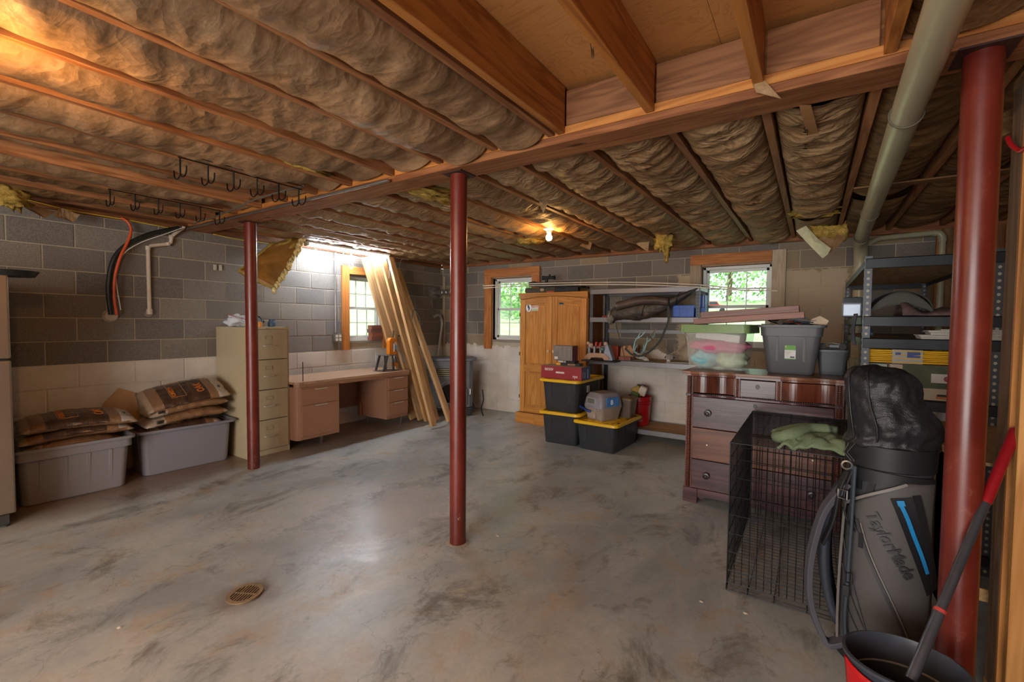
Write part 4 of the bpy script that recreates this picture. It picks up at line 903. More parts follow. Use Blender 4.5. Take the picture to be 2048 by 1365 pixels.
for i in range(2):
    x0, x1 = (.012, CW/2-.003) if i == 0 else (CW/2+.003, CW-.012)
    def top(x): return 1.728+.045*math.sin(PI*x/CW)
    n = 10; outer = [(x0, .16), (x1, .16)]+[(x1+(x0-x1)*k/n, top(x1+(x0-x1)*k/n)) for k in range(n+1)]
    d = M().prism(outer, .004, .0185, 'y').build('door', OKz, t, bevel=.002)
    s = .075
    M().box(x0, -.010, .16, x0+s, .0035, top(x0+s/2)-.002).build('stile', OKz, d, bevel=.003); M().box(x1-s, -.010, .16, x1, .0035, top(x1-s/2)-.002).build('stile', OKz, d, bevel=.003)
    M().box(x0+s+.0005, -.010, .16, x1-s-.0005, .0035, .235).build('rail', OKx, d, bevel=.003); M().box(x0+s+.0005, -.010, .735, x1-s-.0005, .0035, .82).build('rail', OKx, d, bevel=.003)
    lowx = [(x0+s+(x1-x0-2*s)*k/n) for k in range(n+1)]
    b = M(); b.prism([(x, top(x)-.085) for x in lowx]+[(x, top(x)-.001) for x in reversed(lowx)], -.010, .0035, 'y'); b.build('arched_rail', OKx, d, bevel=.002)
    for z0, z1, ar in ((.265, .705, 0), (.85, 1.60, 1)):
        tp = [(x, (top(x)-.115) if ar else z1) for x in reversed([x0+s+.025+(x1-x0-2*s-.05)*k/n for k in range(n+1)])]
        M().prism([(x0+s+.025, z0), (x1-s-.025, z0)]+tp, -.002, .0035, 'y').build('panel', OKz, d, bevel=.006)
    kx = x1-.035 if i == 0 else x0+.035
    b = M(); b.lathe([(0, -.035), (.014, -.033), (.016, -.024), (.007, -.016), (.007, 0)], (0, 0, 0), 14, 'y', sy=1.5); b.build('knob', plain('#cbb38a', .4, metal=.3), d, loc=(kx, -.010, 1.03), smooth=40)
    if i == 0:
        for z in (.35, .95, 1.5): M().box(x0-.018, -.004, z, x0-.0005, .004, z+.05).build('hinge', plain('#4b3a26', .4, metal=.7), d)
stk = M(); stk.lathe([(0, 0), (.058, 0), (.058, .0012), (0, .0012)], (0, 0, 0), 30, 'y', sx=.85); st = stk.build('sticker', plain('#e8e9ee', .4), t, loc=(.145, -.0035, 1.62)); st.scale = (1, 1, 1)
rg = M(); rg.tube([(.047*math.cos(R(a)), -.0008, .055*math.sin(R(a))) for a in range(0, 360, 15)], .0016, 6, closed=True); rg.build('ring', plain('#22284e', .4), st)
M().prism([(-.018, .022), (-.02, .045), (-.006, .034), (.004, .044), (.008, .02), (.02, .0), (.014, -.02), (.004, -.045), (-.004, -.03), (-.002, -.01), (-.016, .0)], -.0018, -.0003, 'y').build('wolf_head', plain('#232f52', .4), st)
M().box(.049, -.0006, -.012, .155, .0008, .028).build('label', plain('#e8e4dc', .4), st); M().box(.049, -.0006, -.042, .15, .0008, -.013).build('label', plain('#c9d8b8', .4), st)
text('PREDATOR', .027, plain('#b3202c', .4), st, lambda x, y, z: (.05+x, -.0012+z*.3, .003+y), bold=.0008, sx=.72, shear=.2); text('OUTDOORS', .018, plain('#3f8a4a', .4), st, lambda x, y, z: (.055+x, -.0012+z*.3, -.036+y), sx=.8)
st2 = M().box(0, -.001, 0, .075, .0, .045).build('sticker', plain('#6d7683', .4), t, loc=(.615, -.0025, 1.655)); M().box(.008, -.002, .013, .067, -.0011, .031).build('label', plain('#1c2533', .4), st2)
# crossbows on the cabinet
MCM = plain('#2a2620', .6, var=.5, scale=18)
t = thing('crossbow', 'black crossbow with scope lying on top of the oak cabinet', 'crossbow', (-3.05, 5.62, 1.828))
b = M(); b.prism([(-.36, .10), (-.36, .165), (-.27, .175), (-.20, .15), (.05, .14), (.32, .10), (.55, .075), (.55, .05), (.1, .075), (-.1, .07), (-.15, .02), (-.19, .02), (-.17, .085), (-.28, .09)], -.02, .02, 'y'); b.build('stock', MCM, t, bevel=.004)
b = M(); b.tube([(-.14, 0, .215), (-.08, 0, .215), (.02, 0, .215), (.05, 0, .215)], [.03, .02, .02, .028], 14); b.build('scope', MBk, t, smooth=40); M().box(-.10, -.012, .15, -.06, .012, .20).build('scope_mount', MBk, t); M().cyl((-.03, 0, .235), (-.03, 0, .26), .014, n=12).build('turret', MBk, t)
b = M(); b.tube([(.50, -.13, .06), (.53, -.07, .065), (.53, .07, .065), (.50, .13, .06)], .012, 8); b.build('limb', MBk, t); b = M(); b.tube([(.50, -.13, .06), (.2, 0, .1), (.50, .13, .06)], .003, 5); b.build('string', MBk, t)
t = thing('crossbow_case', 'low camouflage-patterned crossbow and quiver under the scoped one on the cabinet', 'crossbow', (-3.03, 5.53, 1.828))
b = M(); b.prism([(-.36, .0), (-.38, .03), (-.36, .075), (-.1, .06), (.1, .075), (.32, .06), (.34, .0)], -.04, .04, 'y'); b.build('stock', plain('#3a3526', .7, var=.6, scale=22), t, bevel=.008); M().box(.10, -.052, .0, .45, .03, .068).build('quiver', MBk, t, bevel=.01)
M().ball((-.09, -.045, .04), .028, 14, 10, (1.2, .4, .8)).build('wheel', plain('#a79377', .4), t, smooth=60); M().box(-.02, -.05, .002, .10, -.041, .018).build('red_label', plain('#a53a30', .5), t)
text('SABER', .022, plain('#c8c2b6', .5), t, lambda x, y, z: (.2+x, -.0525, .036+y)).data
t = M().box(0, 0, 0, .30, .10, .030).build('wood_box_lid', OKx, loc=(-2.75, 5.80, 1.828), bevel=.003); tag(t, 'flat piece of reddish wood behind the crossbows on the oak cabinet', 'board')
# white rods
for lbl, P, yy in (('upper long white plastic rod lying across the cabinet and the first shelf unit', [(966, 572), (1060, 568), (1200, 565), (1300, 566), (1395, 570), (1475, 577), (1540, 577)], 5.36), ('lower long white plastic rod lying across the cabinet and the first shelf unit', [(967, 576.5), (1060, 572), (1200, 569.5), (1300, 571), (1395, 575), (1470, 580), (1555, 582)], 5.345)):
    cord('plastic_rod', lbl, [px(x, y, 'y', yy) for x, y in P], .0062, plain('#d8cdbb', .4), 'rod', 'white rods')
# ---- boltless shelf units
MPS = plain('#4a4d54', .45, metal=.5, var=.08); MPB = plain('#3c4048', .42, metal=.4, var=.08); MHO = plain('#8e9096', .6); MBD = wood('#b7926a', '#94704a', 'x', .8, grain=5, knots=False)
def shelf_unit(name, label, loc, w, d, h, levels, mbeam, mboard, rz=0, ties=(), holes=True, hole_m=None):
    t = thing(name, label, 'shelf', loc, rz)
    for (x, y, sx, sy) in ((0, 0, 1, 1), (w, 0, -1, 1), (0, d, 1, -1), (w, d, -1, -1)):
        q = M(); q.box(min(x, x+sx*.038), min(y, y+sy*.003), 0, max(x, x+sx*.038), max(y, y+sy*.003), h); q.box(min(x, x+sx*.003), min(y+sy*.0031, y+sy*.038), 0, max(x, x+sx*.003), max(y+sy*.0031, y+sy*.038), h)
        p = q.build('post', MPS, t)
        hm = M(); k = 0; z = .03
        while z < h-.02:
            yy = (y-.0006 if sy > 0 else y-.0036)
            cx = x+sx*.019; r0 = .0075
            hm.add([(cx+r0*(1.2 if j == 0 else 1)*math.cos(2*PI*j/8), yy, z+r0*1.2*math.sin(2*PI*j/8)) for j in range(8)], [tuple(range(8))])
            xx = x-.0006 if sx > 0 else x+.0006
            hm.add([(xx, y+sy*.019+r0*math.cos(2*PI*j/8), z+r0*1.2*math.sin(2*PI*j/8)) for j in range(8)], [tuple(range(8))])
            z += .038
        hm.build('post_holes', hole_m or MBk, p, solid=.001)
    for z in levels:
        for (x0, y0, x1, y1) in ((.004, -.014, w-.004, -.001), (.004, d+.001, w-.004, d+.014)):
            q = M(); yb = (y0, y1)
            q.prism([(y0, z-.062), (y1, z-.062), (y1, z), (y0 if y0 > 0 else y1-.003, z), (y0, z-.004)] if 1 else [], x0, x1, 'x'); q.build('beam', mbeam, t, bevel=.002, seg=1)
            M().box(x0, (y0-.003 if y0 < 0 else y1), z-.045, x1, (y0-.0001 if y0 < 0 else y1+.003), z-.030).build('beam_rib', mbeam, t)
        for x0 in (.004, w-.010): M().box(x0, .004, z-.05, x0+.006, d-.004, z-.004).build('side_beam', mbeam, t)
        M().box(.011, .002, z-.020, w-.011, d-.002, z-.006).build('shelf_board', mboard, t)
    for z in ties: M().box(.004, d+.001, z-.05, w-.004, d+.014, z).build('tie_beam', mbeam, t, bevel=.002)
    return t
shelf_unit('shelf_unit', 'grey steel shelf unit between the oak cabinet and the right-hand window', (-2.37, 5.40, 0), 1.31, .53, 1.86, (.150, .960, 1.49, 1.84), plain('#7c7b7e', .4, metal=.45, var=.06), MBD, ties=(1.335,), hole_m=plain('#2b2c30', .5))
shelf_unit('shelf_unit', 'dark steel shelf unit behind the golf bag, by the big drain pipe', (.258, 3.58, 0), .61, 2.05, 1.84, (.12, .972, 1.335, 1.47, 1.825), plain('#24272d', .42, metal=.4, var=.06), wood('#a98c66', '#8b6d48', 'y', .8, grain=5, knots=False), hole_m=plain('#a8a498', .6))
# contents of the first shelf unit
t = thing('gun_case', 'long dark brown soft case lying slanted on the middle shelf, its strap hanging down', 'soft case', (-1.95, 5.42, 1.50))
MSC = NT('soft case'); _v = MSC.coord('Object'); _f = MSC.noise(_v, 5, 5, .65, .8); MSC.set(col=MSC.ramp(_f, [(.35, '#221e1b'), (.6, '#4a4038'), (.8, '#6a5c4e')]), rough=.5); MSC.bump(MSC.noise(_v, 16, 5, .6, 1), .7, .02)
pts = [(1226, 630, .085), (1250, 625, .10), (1290, 622, .105), (1325, 612, .09), (1352, 600, .075), (1378, 588, .055), (1392, 580, .03)]
P = [px(x, y, 'y', 5.37)-t.location for x, y, r in pts]; P = cord(None, '', P, 0, None, sub=5); b = M(); loops = []
for i, p in enumerate(P):
    u = i/(len(P)-1); r = (.075+.03*math.sin(PI*min(1, u*1.6)))*(1-u**3*.75); loops.append([(p.x+.02*math.sin(a), p.y+.09*math.cos(a)*(1-u*.4), p.z+r*math.sin(a)*(1+.18*nz(i*.5, a))) for a in [2*PI*k/18 for k in range(18)]])
b.loft(loops); b.build('case_body', MSC.m, t, smooth=180)
fl_ = M(); fl_.grid(lambda u, v: tuple(px(1232+105*u, 606-10*math.sin(PI*u)+16*v-10*u*u, 'y', 5.29-.03*math.sin(PI*v))-t.location+Vector((0, .0, .01*nz(u*9, v*5)))), 16, 6); fl_.build('top_flap', plain('#4b3d35', .5, var=.3, bump=.4), t, smooth=180, solid=.01)
e = M(); c = px(1222, 636, 'y', 5.33)-t.location; e.ball(c, .07, 18, 12, (.7, .8, 1.1), .5, 3, 3); e.build('end_cap', plain('#6f6a62', .6, var=.25, bump=.4), t, smooth=180)
def strap(name, P_, w, m, par, th=.004):
    P_ = [Vector(p) for p in P_]; P_ = cord(None, '', P_, 0, None, sub=5); q = M(); L = []
    for i, p in enumerate(P_):
        d = (P_[min(i+1, len(P_)-1)]-P_[max(i-1, 0)]).normalized(); s = d.cross(Vector((0, 1, 0))).normalized() if abs(d.y) < .9 else Vector((1, 0, 0)); a, c = p-s*w/2, p+s*w/2; n = s.cross(d)*th
        L.append([a, c, c+n, a+n])
    q.loft(L); return q.build(name, m, par, smooth=30)
strap('shoulder_strap', [px(x, y, 'y', 5.30)-t.location for x, y in ((1336, 612), (1337, 640), (1328, 665), (1318, 685), (1300, 703), (1283, 712), (1265, 710), (1255, 702), (1250, 697))], .024, MBk, t)
strap('webbing', [px(x, y, 'y', 5.31)-t.location for x, y in ((1231, 645), (1236, 665), (1243, 690), (1248, 712), (1249, 722))], .010, plain('#3d3833', .6), t)
M().tube([px(1229, 645, 'y', 5.30)-t.location, px(1232, 655, 'y', 5.30)-t.location, px(1234, 664, 'y', 5.3)-t.location], .004, 6).build('clip', MST, t)
b = M(); 
for s in (.0, .35, .7): b.tube([tuple(Vector(P[int((len(P)-1)*s*1.0)])+Vector((.02*math.sin(a), -.0+.095*math.cos(a), .095*math.sin(a)*(1-s*.4)))) for a in [2*PI*k/16 for k in range(16)]], .004, 5, closed=True)
b.build('seam_piping', MBk, t, smooth=60)
def carton(name, label, loc, sx, sy, sz, m, rz=0, cat='box', group=None, flap_=True):
    t = thing(name, label, cat, loc, rz, group); M().box(0, 0, 0, sx, sy, sz).build('carton', m, t, bevel=.003)
    if flap_: M().box(sx/2-.001, -.0005, sz, sx/2+.001, sy, sz+.0012).build('lid_seam', plain('#5a4a3a', .8), t)
    return t
MBL = plain('#1b55b8', .4)
t = carton('blue_box', 'wide blue box on the middle shelf at the right end', (-1.36, 5.44, 1.491), .235, .18, .135, MBL)
for i in range(1, 3): M().box(.078*i, -.002, .01, .078*i+.003, .0, .125).build('print_line', plain('#173f8a', .4), t)
M().box(.01, -.002, .095, .225, .0, .098).build('print_line', plain('#173f8a', .4), t)
t = carton('blue_box', 'small blue and white box at the right end of the middle shelf behind the post', (-1.105, 5.50, 1.491), .085, .12, .11, MBL, R(12), flap_=False); M().box(.0, -.002, .0, .085, .0, .05).build('white_band', plain('#d7dfe6', .4), t)
t = carton('blue_sack', 'tall blue and white carton behind the small blue box on the middle shelf', (-1.13, 5.70, 1.491), .07, .10, .26, MBL, R(-8), flap_=False); M().box(.048, -.002, .0, .06, .0, .26).build('white_band', plain('#d7dfe6', .4), t)
t = carton('red_box', 'flat red box peeping out at the left end of the middle shelf', (-2.30, 5.62, 1.491), .10, .12, .022, plain('#a33a2c', .5), flap_=False)
# antlers
def antler_skull(name, label, loc, rz, ma, ms, spread, hgt, tilt=0, points=3, seed=0):
    t = thing(name, label, 'antlers', loc, rz)
    b = M(); b.loft([[(c[0]+r*math.cos(a)*1.1, c[1], c[2]+r*.8*math.sin(a)) for a in [2*PI*k/14 for k in range(14)]] for c, r in (((0, -.10, .022), .012), ((0, -.08, .026), .020), ((0, -.03, .032), .028), ((0, .02, .042), .045), ((0, .07, .050), .050), ((0, .11, .045), .034), ((0, .125, .04), .015))]); b.build('skull', ms, t, smooth=60)
    for s in (-1, 1):
        e = M(); e.ball((s*.043, .02, .048), .014, 10, 8); e.build('eye_socket', MBk, t, smooth=60)
        M().box(s*.012-.006, -.10, .006, s*.012+.006, -.03, .016).build('teeth', plain('#efe9dc', .6), t, bevel=.002)
        main = cord(None, '', [(s*.03, .08, .085), (s*.07, .09, .115), (s*spread*.85, .05, .15+.25*hgt), (s*spread, -.02, .12+.55*hgt), (s*spread*.85, -.10, .1+.8*hgt), (s*spread*.6, -.14, .1+hgt)], 0, None, sub=6)
        q = M(); n = len(main); q.tube(main, [.014*(1-.75*i/n) for i in range(n)], 8)
        for k in range(points):
            p = Vector(main[int(n*(.18+.22*k))]); q.tube(cord(None, '', [p, p+Vector((-s*.01, -.02, .05)), p+Vector((-s*.02, -.035, hgt*(.36-.05*k)))], 0, None, sub=4), [.009-.0009*i for i in range(9)], 7)
        q.build('antler', ma, t, smooth=60)
    return t
MWH = NT('patterned skull'); _f = MWH.noise(MWH.coord('Object'), 42, 4, .7, 2); MWH.set(col=MWH.ramp(_f, [(.42, '#e6e2da'), (.5, '#4b4641'), (.56, '#e2ded6')]), rough=.6)
antler_skull('deer_skull', 'white patterned deer skull with pale turquoise antlers on the shelf', (-1.73, 5.55, .962), R(50), plain('#9ec8cc', .5, var=.2), MWH.m, .10, .26, seed=1)
antler_skull('deer_skull', 'white patterned deer skull with brown antlers at the right end of the shelf', (-1.42, 5.58, .962), R(8), plain('#8f7a62', .5, var=.3, scale=5), MWH.m, .215, .30, points=2, seed=2)
o = M().box(-.12, -.06, 0, .14, .06, .003).build('paper_sheet', plain('#d8d4cc', .8), loc=(-1.30, 5.47, .961), rz=R(8)); tag(o, 'white paper sheet under the right-hand skull', 'paper')
t = M().box(-.16, -.05, 0, .16, .07, .004).build('camo_cloth', plain('#8a8578', .9, var=.5, scale=25), loc=(-1.72, 5.50, .9605), rz=R(3)); tag(t, 'patterned cloth spread under the turquoise antlers', 'cloth')
# bench tools on the shelf
t = thing('gun_vise', 'tan plastic bench rest with red rollers on the shelf', 'tool', (-2.22, 5.30, .962))
MTN = plain('#a5836b', .5); MRD = plain('#b5403a', .4)
b = M(); b.prism([(-.15, 0), (-.15, .04), (-.10, .085), (.10, .085), (.17, .04), (.17, 0), (.11, 0), (.09, .028), (-.06, .028), (-.08, 0)], -.05, .05, 'y'); b.build('base', MTN, t, bevel=.005)
b = M(); b.prism([(.085, .03), (.12, .19), (.15, .19), (.21, .02), (.21, 0), (.1, 0)], -.04, .055, 'y'); b.build('end_bracket', plain('#8d97a8', .5), t, bevel=.005)
for x in (-.01, .045): M().lathe([(0, -.02), (.034, -.018), (.037, 0), (.034, .018), (0, .02)], (x, 0, .185), 20, 'x', sx=1).build('roller', MRD, t, smooth=40) if 0 else M().lathe([(0, x-.012), (.034, x-.010), (.037, x), (.034, x+.010), (0, x+.012)], (0, 0, .185), 20, 'x').build('roller', MRD, t, smooth=40)
for x, r, z in ((-.085, .03, .175), (-.12, .022, .20), (.11, .028, .20)): M().ball((x, -.01, z), r, 14, 10, (1, .8, 1), .3, x*50).build('knob', plain('#b79b8b', .5), t, smooth=60)
M().beam((-.14, 0, .15), (.13, 0, .16), .03, .03).build('cross_arm', plain('#77675e', .5), t, bevel=.004)
for x in (-.10, -.03, .05): M().cyl((x, -.02, .08), (x, -.02, .155), .018, n=14).build('adjusting_screw', plain('#7d7c80', .4, metal=.5), t, smooth=40)
M().ball((.075, -.03, .135), .03, 14, 10, (1, .8, .9)).build('wheel', plain('#4e6a66', .4), t, smooth=60)
t = thing('parts_box', 'open brown cardboard box behind the bench rest on the shelf', 'box', (-2.03, 5.60, .962), R(-6))
b = M(); b.box(0, 0, 0, .17, .14, .005); b.box(0, 0, .005, .17, .004, .13); b.box(0, .136, .005, .17, .14, .17); b.box(0, .0041, .005, .004, .1359, .15); b.box(.166, .0041, .005, .17, .1359, .15); b.build('carton', plain('#b08560', .85), t); b = M(); b.prism([(0, .13), (.05, .175), (.085, .135), (.12, .18), (.17, .13)], -.003, 0, 'y'); b.build('torn_flap', plain('#b98d66', .85), t)
carton('red_carton', 'small red and tan box behind the rollers on the shelf', (-2.16, 5.62, .962), .085, .10, .16, plain('#a8472f', .6), R(4))
carton('small_carton', 'small box with a row of red squares beside the bench rest', (-1.99, 5.42, .962), .15, .07, .045, plain('#7d6155', .6), R(-4), flap_=False)
for k in range(4): M().box(.012+.034*k, -.0015, .012, .034+.034*k, .0, .034).build('red_square', plain('#9c2f2c', .5), bpy.data.objects['small_carton'])
M().box(.0, 0, 0, .02, .02, .02).build('x', MBk); bpy.data.objects.remove(bpy.data.objects['x'])
t = thing('black_scope', 'small dark scope box left of the bench rest', 'box', (-2.345, 5.27, .962)); M().box(0, 0, 0, .05, .06, .13).build('carton', plain('#2a2625', .5), t, bevel=.003); M().box(.01, -.001, .03, .035, 0, .055).build('label', plain('#8a8580', .5), t); M().box(.01, -.001, .08, .03, 0, .10).build('label', plain('#6a6560', .5), t)
t = M().box(-2.39, 5.18, 0, -1.95, 5.385, .016).build('black_tray', MBk, loc=(0, 0, .944), bevel=.004); tag(t, 'thin black tray jutting out under the bench rest', 'tray')
M_cl = M(); o = M_cl.tube([px(x, y, 'y', 5.6) for x, y in ((1205, 712), (1240, 716), (1252, 722))], .008, 6); M_cl = None
# ---- totes
def tough_tote(label, loc, rz, lid=True, W=.485, D=.72, H=.375):
    t = thing('storage_tote', label, 'tote', loc, rz, 'black totes with yellow lids'); m = plain('#33363a', .42, var=.08, scale=3); y_ = plain('#e6b71c', .38, var=.04)
    b = M(); b.loft([rrect(0, 0, W-.085, D-.085, .045, z, 5) for z in (0,)]+[rrect(0, 0, W-.075, D-.075, .045, .01, 5), rrect(0, 0, W-.03, D-.03, .05, H-.06, 5), rrect(0, 0, W-.022, D-.022, .05, H-.045, 5), rrect(0, 0, W-.015, D-.015, .05, H-.03, 5)]); b.build('tub', m, t, smooth=35)
    def rib(a0, a1, side, wall):
        # tapering panel standing proud of the wall
        q = M(); w0 = (D if side in (0, 2) else W)/2; o0, o1 = w0-.0425+.005, w0-.016+.006; s = -1 if side in (0, 3) else 1
        P = [(a0+.012, s*o0, .03), (a1-.012, s*o0, .03), (a1, s*o1, H-.055), (a0, s*o1, H-.055), (a0+.012, s*(o0-.012), .03), (a1-.012, s*(o0-.012), .03), (a1, s*(o1-.012), H-.055), (a0, s*(o1-.012), H-.055)]
        if side in (1, 3): P = [(p[1], p[0], p[2]) for p in P]
        q.add(P, [(0, 1, 2, 3), (0, 4, 5, 1), (1, 5, 6, 2), (3, 2, 6, 7), (0, 3, 7, 4), (4, 7, 6, 5)]); q.build('rib', m, t, bevel=.002, seg=1)
    for side in (0, 2):
        for a, c in ((-.17, -.10), (.10, .17)): rib(a, c, side, 0)
    for side in (1, 3):
        for a, c in ((-.30, -.24), (-.13, -.07), (.07, .13), (.24, .30)): rib(a, c, side, 0)
    if lid:
        zl = H-.0295; b = M(); b.loft([rrect(0, 0, W+.035, D+.035, .06, zl, 5), rrect(0, 0, W+.045, D+.045, .06, zl+.004, 5), rrect(0, 0, W+.04, D+.04, .06, zl+.028, 5), rrect(0, 0, W+.02, D+.02, .055, zl+.034, 5), rrect(0, 0, W-.03, D-.03, .05, zl+.034, 5), rrect(0, 0, W-.05, D-.05, .05, zl+.022, 5)]); L_ = b.build('lid', y_, t, smooth=35)
        for i in range(3):
            for j in range(5):
                x0, y0 = -.17+.118*i, -.29+.12*j; M().box(x0, y0, zl+.0221, x0+.104, y0+.106, zl+.030).build('lid_pad', y_, L_, bevel=.003, seg=1)
        for sx in (-1, 1):
            for k in (-.25, 0, .25): M().box(sx*(W/2-.016)-.01, k-.03, zl+.0341, sx*(W/2-.016)+.01, k+.03, zl+.036).build('lid_slot', plain('#3a2f12', .6), L_)
            M().box(sx*.13-.03, -D/2+.006, zl+.0341, sx*.13+.03, -D/2+.02, zl+.036).build('lid_slot', plain('#3a2f12', .6), L_)
    return t
HT = .3805
a1 = tough_tote('black tote with yellow lid at the bottom of the stack beside the oak cabinet', (-2.44, 5.045, 0), R(2))
a2 = tough_tote('black tote with yellow lid on top of the stack, under the red box', (-2.425, 5.04, HT), R(-1))
a3 = tough_tote('black tote with yellow lid standing alone under the pet carrier', (-1.95, 5.01, 0), R(-3), W=.50, H=.322)
M().box(.235, -.10, .22, .2385, -.03, .30).build('sticker', plain('#b9b3ac', .5), a2)
# red box with small boxes on the stack
t = thing('red_box', 'long dusty red box on top of the tote stack', 'box', (-2.70, 4.745, 2*HT-.004), R(-1.5))
MRB = plain('#8f2a30', .45, var=.1); b = M(); b.box(0, 0, 0, .53, .23, .150); b.build('carton', MRB, t, bevel=.002)
M().box(.001, .001, .1502, .529, .229, .152).build('dusty_top', plain('#7e7263', .8), t); MWT = plain('#d8d0cc', .5)
text('ADDER', .040, MWT, t, lambda x, y, z: (.165-x, -.001-z, .123-y), bold=.001, sx=.9); text('rpx', .045, MWT, t, lambda x, y, z: (.42+x, -.001-z, .03+y), bold=.001); M().box(.20, -.0012, .068, .31, 0, .088).build('label', MWT, t)
M().box(.5302, .01, .0, .5312, .11, .15).build('purple_print', plain('#4b3263', .4), t); M().box(.5302, .115, .0, .5312, .228, .15).build('blue_print', plain('#1d3570', .4), t); M().box(.5313, .15, .02, .532, .175, .125).build('label', plain('#8db1dd', .4), t)
for k, (y, z0) in enumerate(((.035, .03), (.085, .02))): M().box(.5313, y, z0, .532, y+.008, z0+.07).build('label', plain('#c9c0dd', .4), t)
t = thing('small_box', 'flat yellow and black box lying on the red box', 'box', (-2.56, 4.86, 2*HT-.004+.1522), R(3)); M().box(0, 0, 0, .30, .11, .028).build('carton', plain('#1f1d1c', .5), t, bevel=.002); M().box(-.001, -.001, .0, .055, .0, .028).build('yellow_end', plain('#e0a022', .5), t); M().box(.15, -.001, .004, .24, .0, .022).build('print', plain('#b58b6a', .5), t); M().box(.17, -.002, .012, .22, -.001, .018).build('print', plain('#8a2f28', .5), t)
t = thing('small_box', 'black box with white label under the grey case', 'box', (-2.54, 4.865, 2*HT-.004+.1522+.0285), R(-2)); M().box(0, 0, 0, .22, .11, .032).build('carton', plain('#1b1b1c', .5), t, bevel=.002); M().box(.005, -.001, .005, .075, .0, .027).build('label', plain('#c9c2b6', .5), t); M().lathe([(0, -.0015), (.014, -.0012), (.014, 0)], (.095, 0, .016), 16, 'y').build('emblem', plain('#a8a49c', .5), t)
t = thing('grey_case', 'grey printed box with dark red end on top of the small boxes', 'box', (-2.592, 4.85, 2*HT-.004+.1522+.0612), R(-6)); M().box(0, 0, 0, .262, .12, .175).build('carton', plain('#77706a', .55), t, bevel=.002); M().box(.2621, 0, .0, .2635, .12, .175).build('red_end', plain('#5f1c22', .5), t)
M().box(.015, -.001, .012, .06, 0, .042).build('label', plain('#d9d4cc', .5), t)
for i in range(4):
    for k in range(7 if i else 3): M().box(.02+.06*i, -.0008, .15-.018*k, .055+.06*i, .0, .155-.018*k).build('print_line', plain('#908a82', .5), t)
# pet carrier
t = thing('pet_carrier', 'small grey plastic pet carrier with blue handle on the lone tote', 'carrier', (-1.985, 4.93, .3225), R(-22))
MGP = plain('#8f8a87', .45); MGT = plain('#87858f', .45); Wc, Dc = .30, .36
b = M(); b.loft([rrect(0, 0, Wc*.78, Dc*.78, .03, 0, 4), rrect(0, 0, Wc*.84, Dc*.84, .04, .03, 4), rrect(0, 0, Wc*.98, Dc*.98, .05, .14, 4)]); b.build('lower_shell', plain('#9a8f86', .45), t, smooth=35)
b = M(); b.loft([rrect(0, 0, Wc, Dc, .05, .1405, 4), rrect(0, 0, Wc, Dc, .05, .155, 4), rrect(0, 0, Wc*.92, Dc*.92, .05, .24, 4), rrect(0, 0, Wc*.78, Dc*.80, .05, .29, 4), rrect(0, 0, Wc*.66, Dc*.7, .04, .305, 4)]); b.build('upper_shell', MGT, t, smooth=35)
M().box(-.085, -Dc*.48-.004, .175, .05, -Dc*.48+.01, .255).build('window_frame', plain('#a3a1a0', .4), t, bevel=.004).rotation_euler = (R(0), 0, 0)
M().box(-.072, -Dc*.48-.006, .187, .037, -Dc*.48-.0041, .243).build('window_mesh', plain('#6b6d69', .5), t)
b = M(); b.tube(cord(None, '', [(-.20, -.19, .135), (-.12, -.20, .12), (-.03, -.205, .10), (.0, -.195, .105)], 0, None, sub=4), [.018]*3+[.013]*10, 12); b.build('handle', plain('#27408f', .4), t, smooth=60); M().ball((-.205, -.19, .138), .026, 16, 12, (1, .8, 1)).build('handle_knob', plain('#3f66b5', .4), t, smooth=60)
M().box(Wc/2-.004, -.10, .16, Wc/2+.003, .09, .26).build('blue_sticker', plain('#4f86c8', .45), t); text('B', .07, plain('#e9f1f8', .4), t, lambda x, y, z: (Wc/2+.0035+z, -.04+x, .185+y), bold=.003)
M().tube([(.10, -Dc/2-.004, .12)]+[(.10+.022*math.cos(R(a)), -Dc/2-.008, .125+.022*math.sin(R(a))) for a in range(0, 181, 30)], .004, 6).build('latch', MST, t)
b = M(); b.box(-.08, -Dc*.46, .02, .04, -Dc*.44, .10); b.build('lower_panel', plain('#a79b90', .45), t, bevel=.004)
t = thing('small_bin', 'brown lidded plastic bin behind the pet carrier', 'bin', (-1.80, 5.20, .3225), R(-3)); MBB = plain('#5f5148', .45); b = M(); b.loft([rrect(0, 0, .15, .17, .025, 0, 4), rrect(0, 0, .19, .21, .03, .20, 4)]); b.build('tub', MBB, t, smooth=35); b = M(); b.loft([rrect(0, 0, .205, .225, .03, .2005, 4), rrect(0, 0, .205, .225, .03, .222, 4), rrect(0, 0, .18, .2, .03, .232, 4)]); b.build('lid', plain('#7a6048', .5), t, smooth=35); M().box(-.03, -.118, .185, .03, -.113, .21).build('latch', MBB, t)
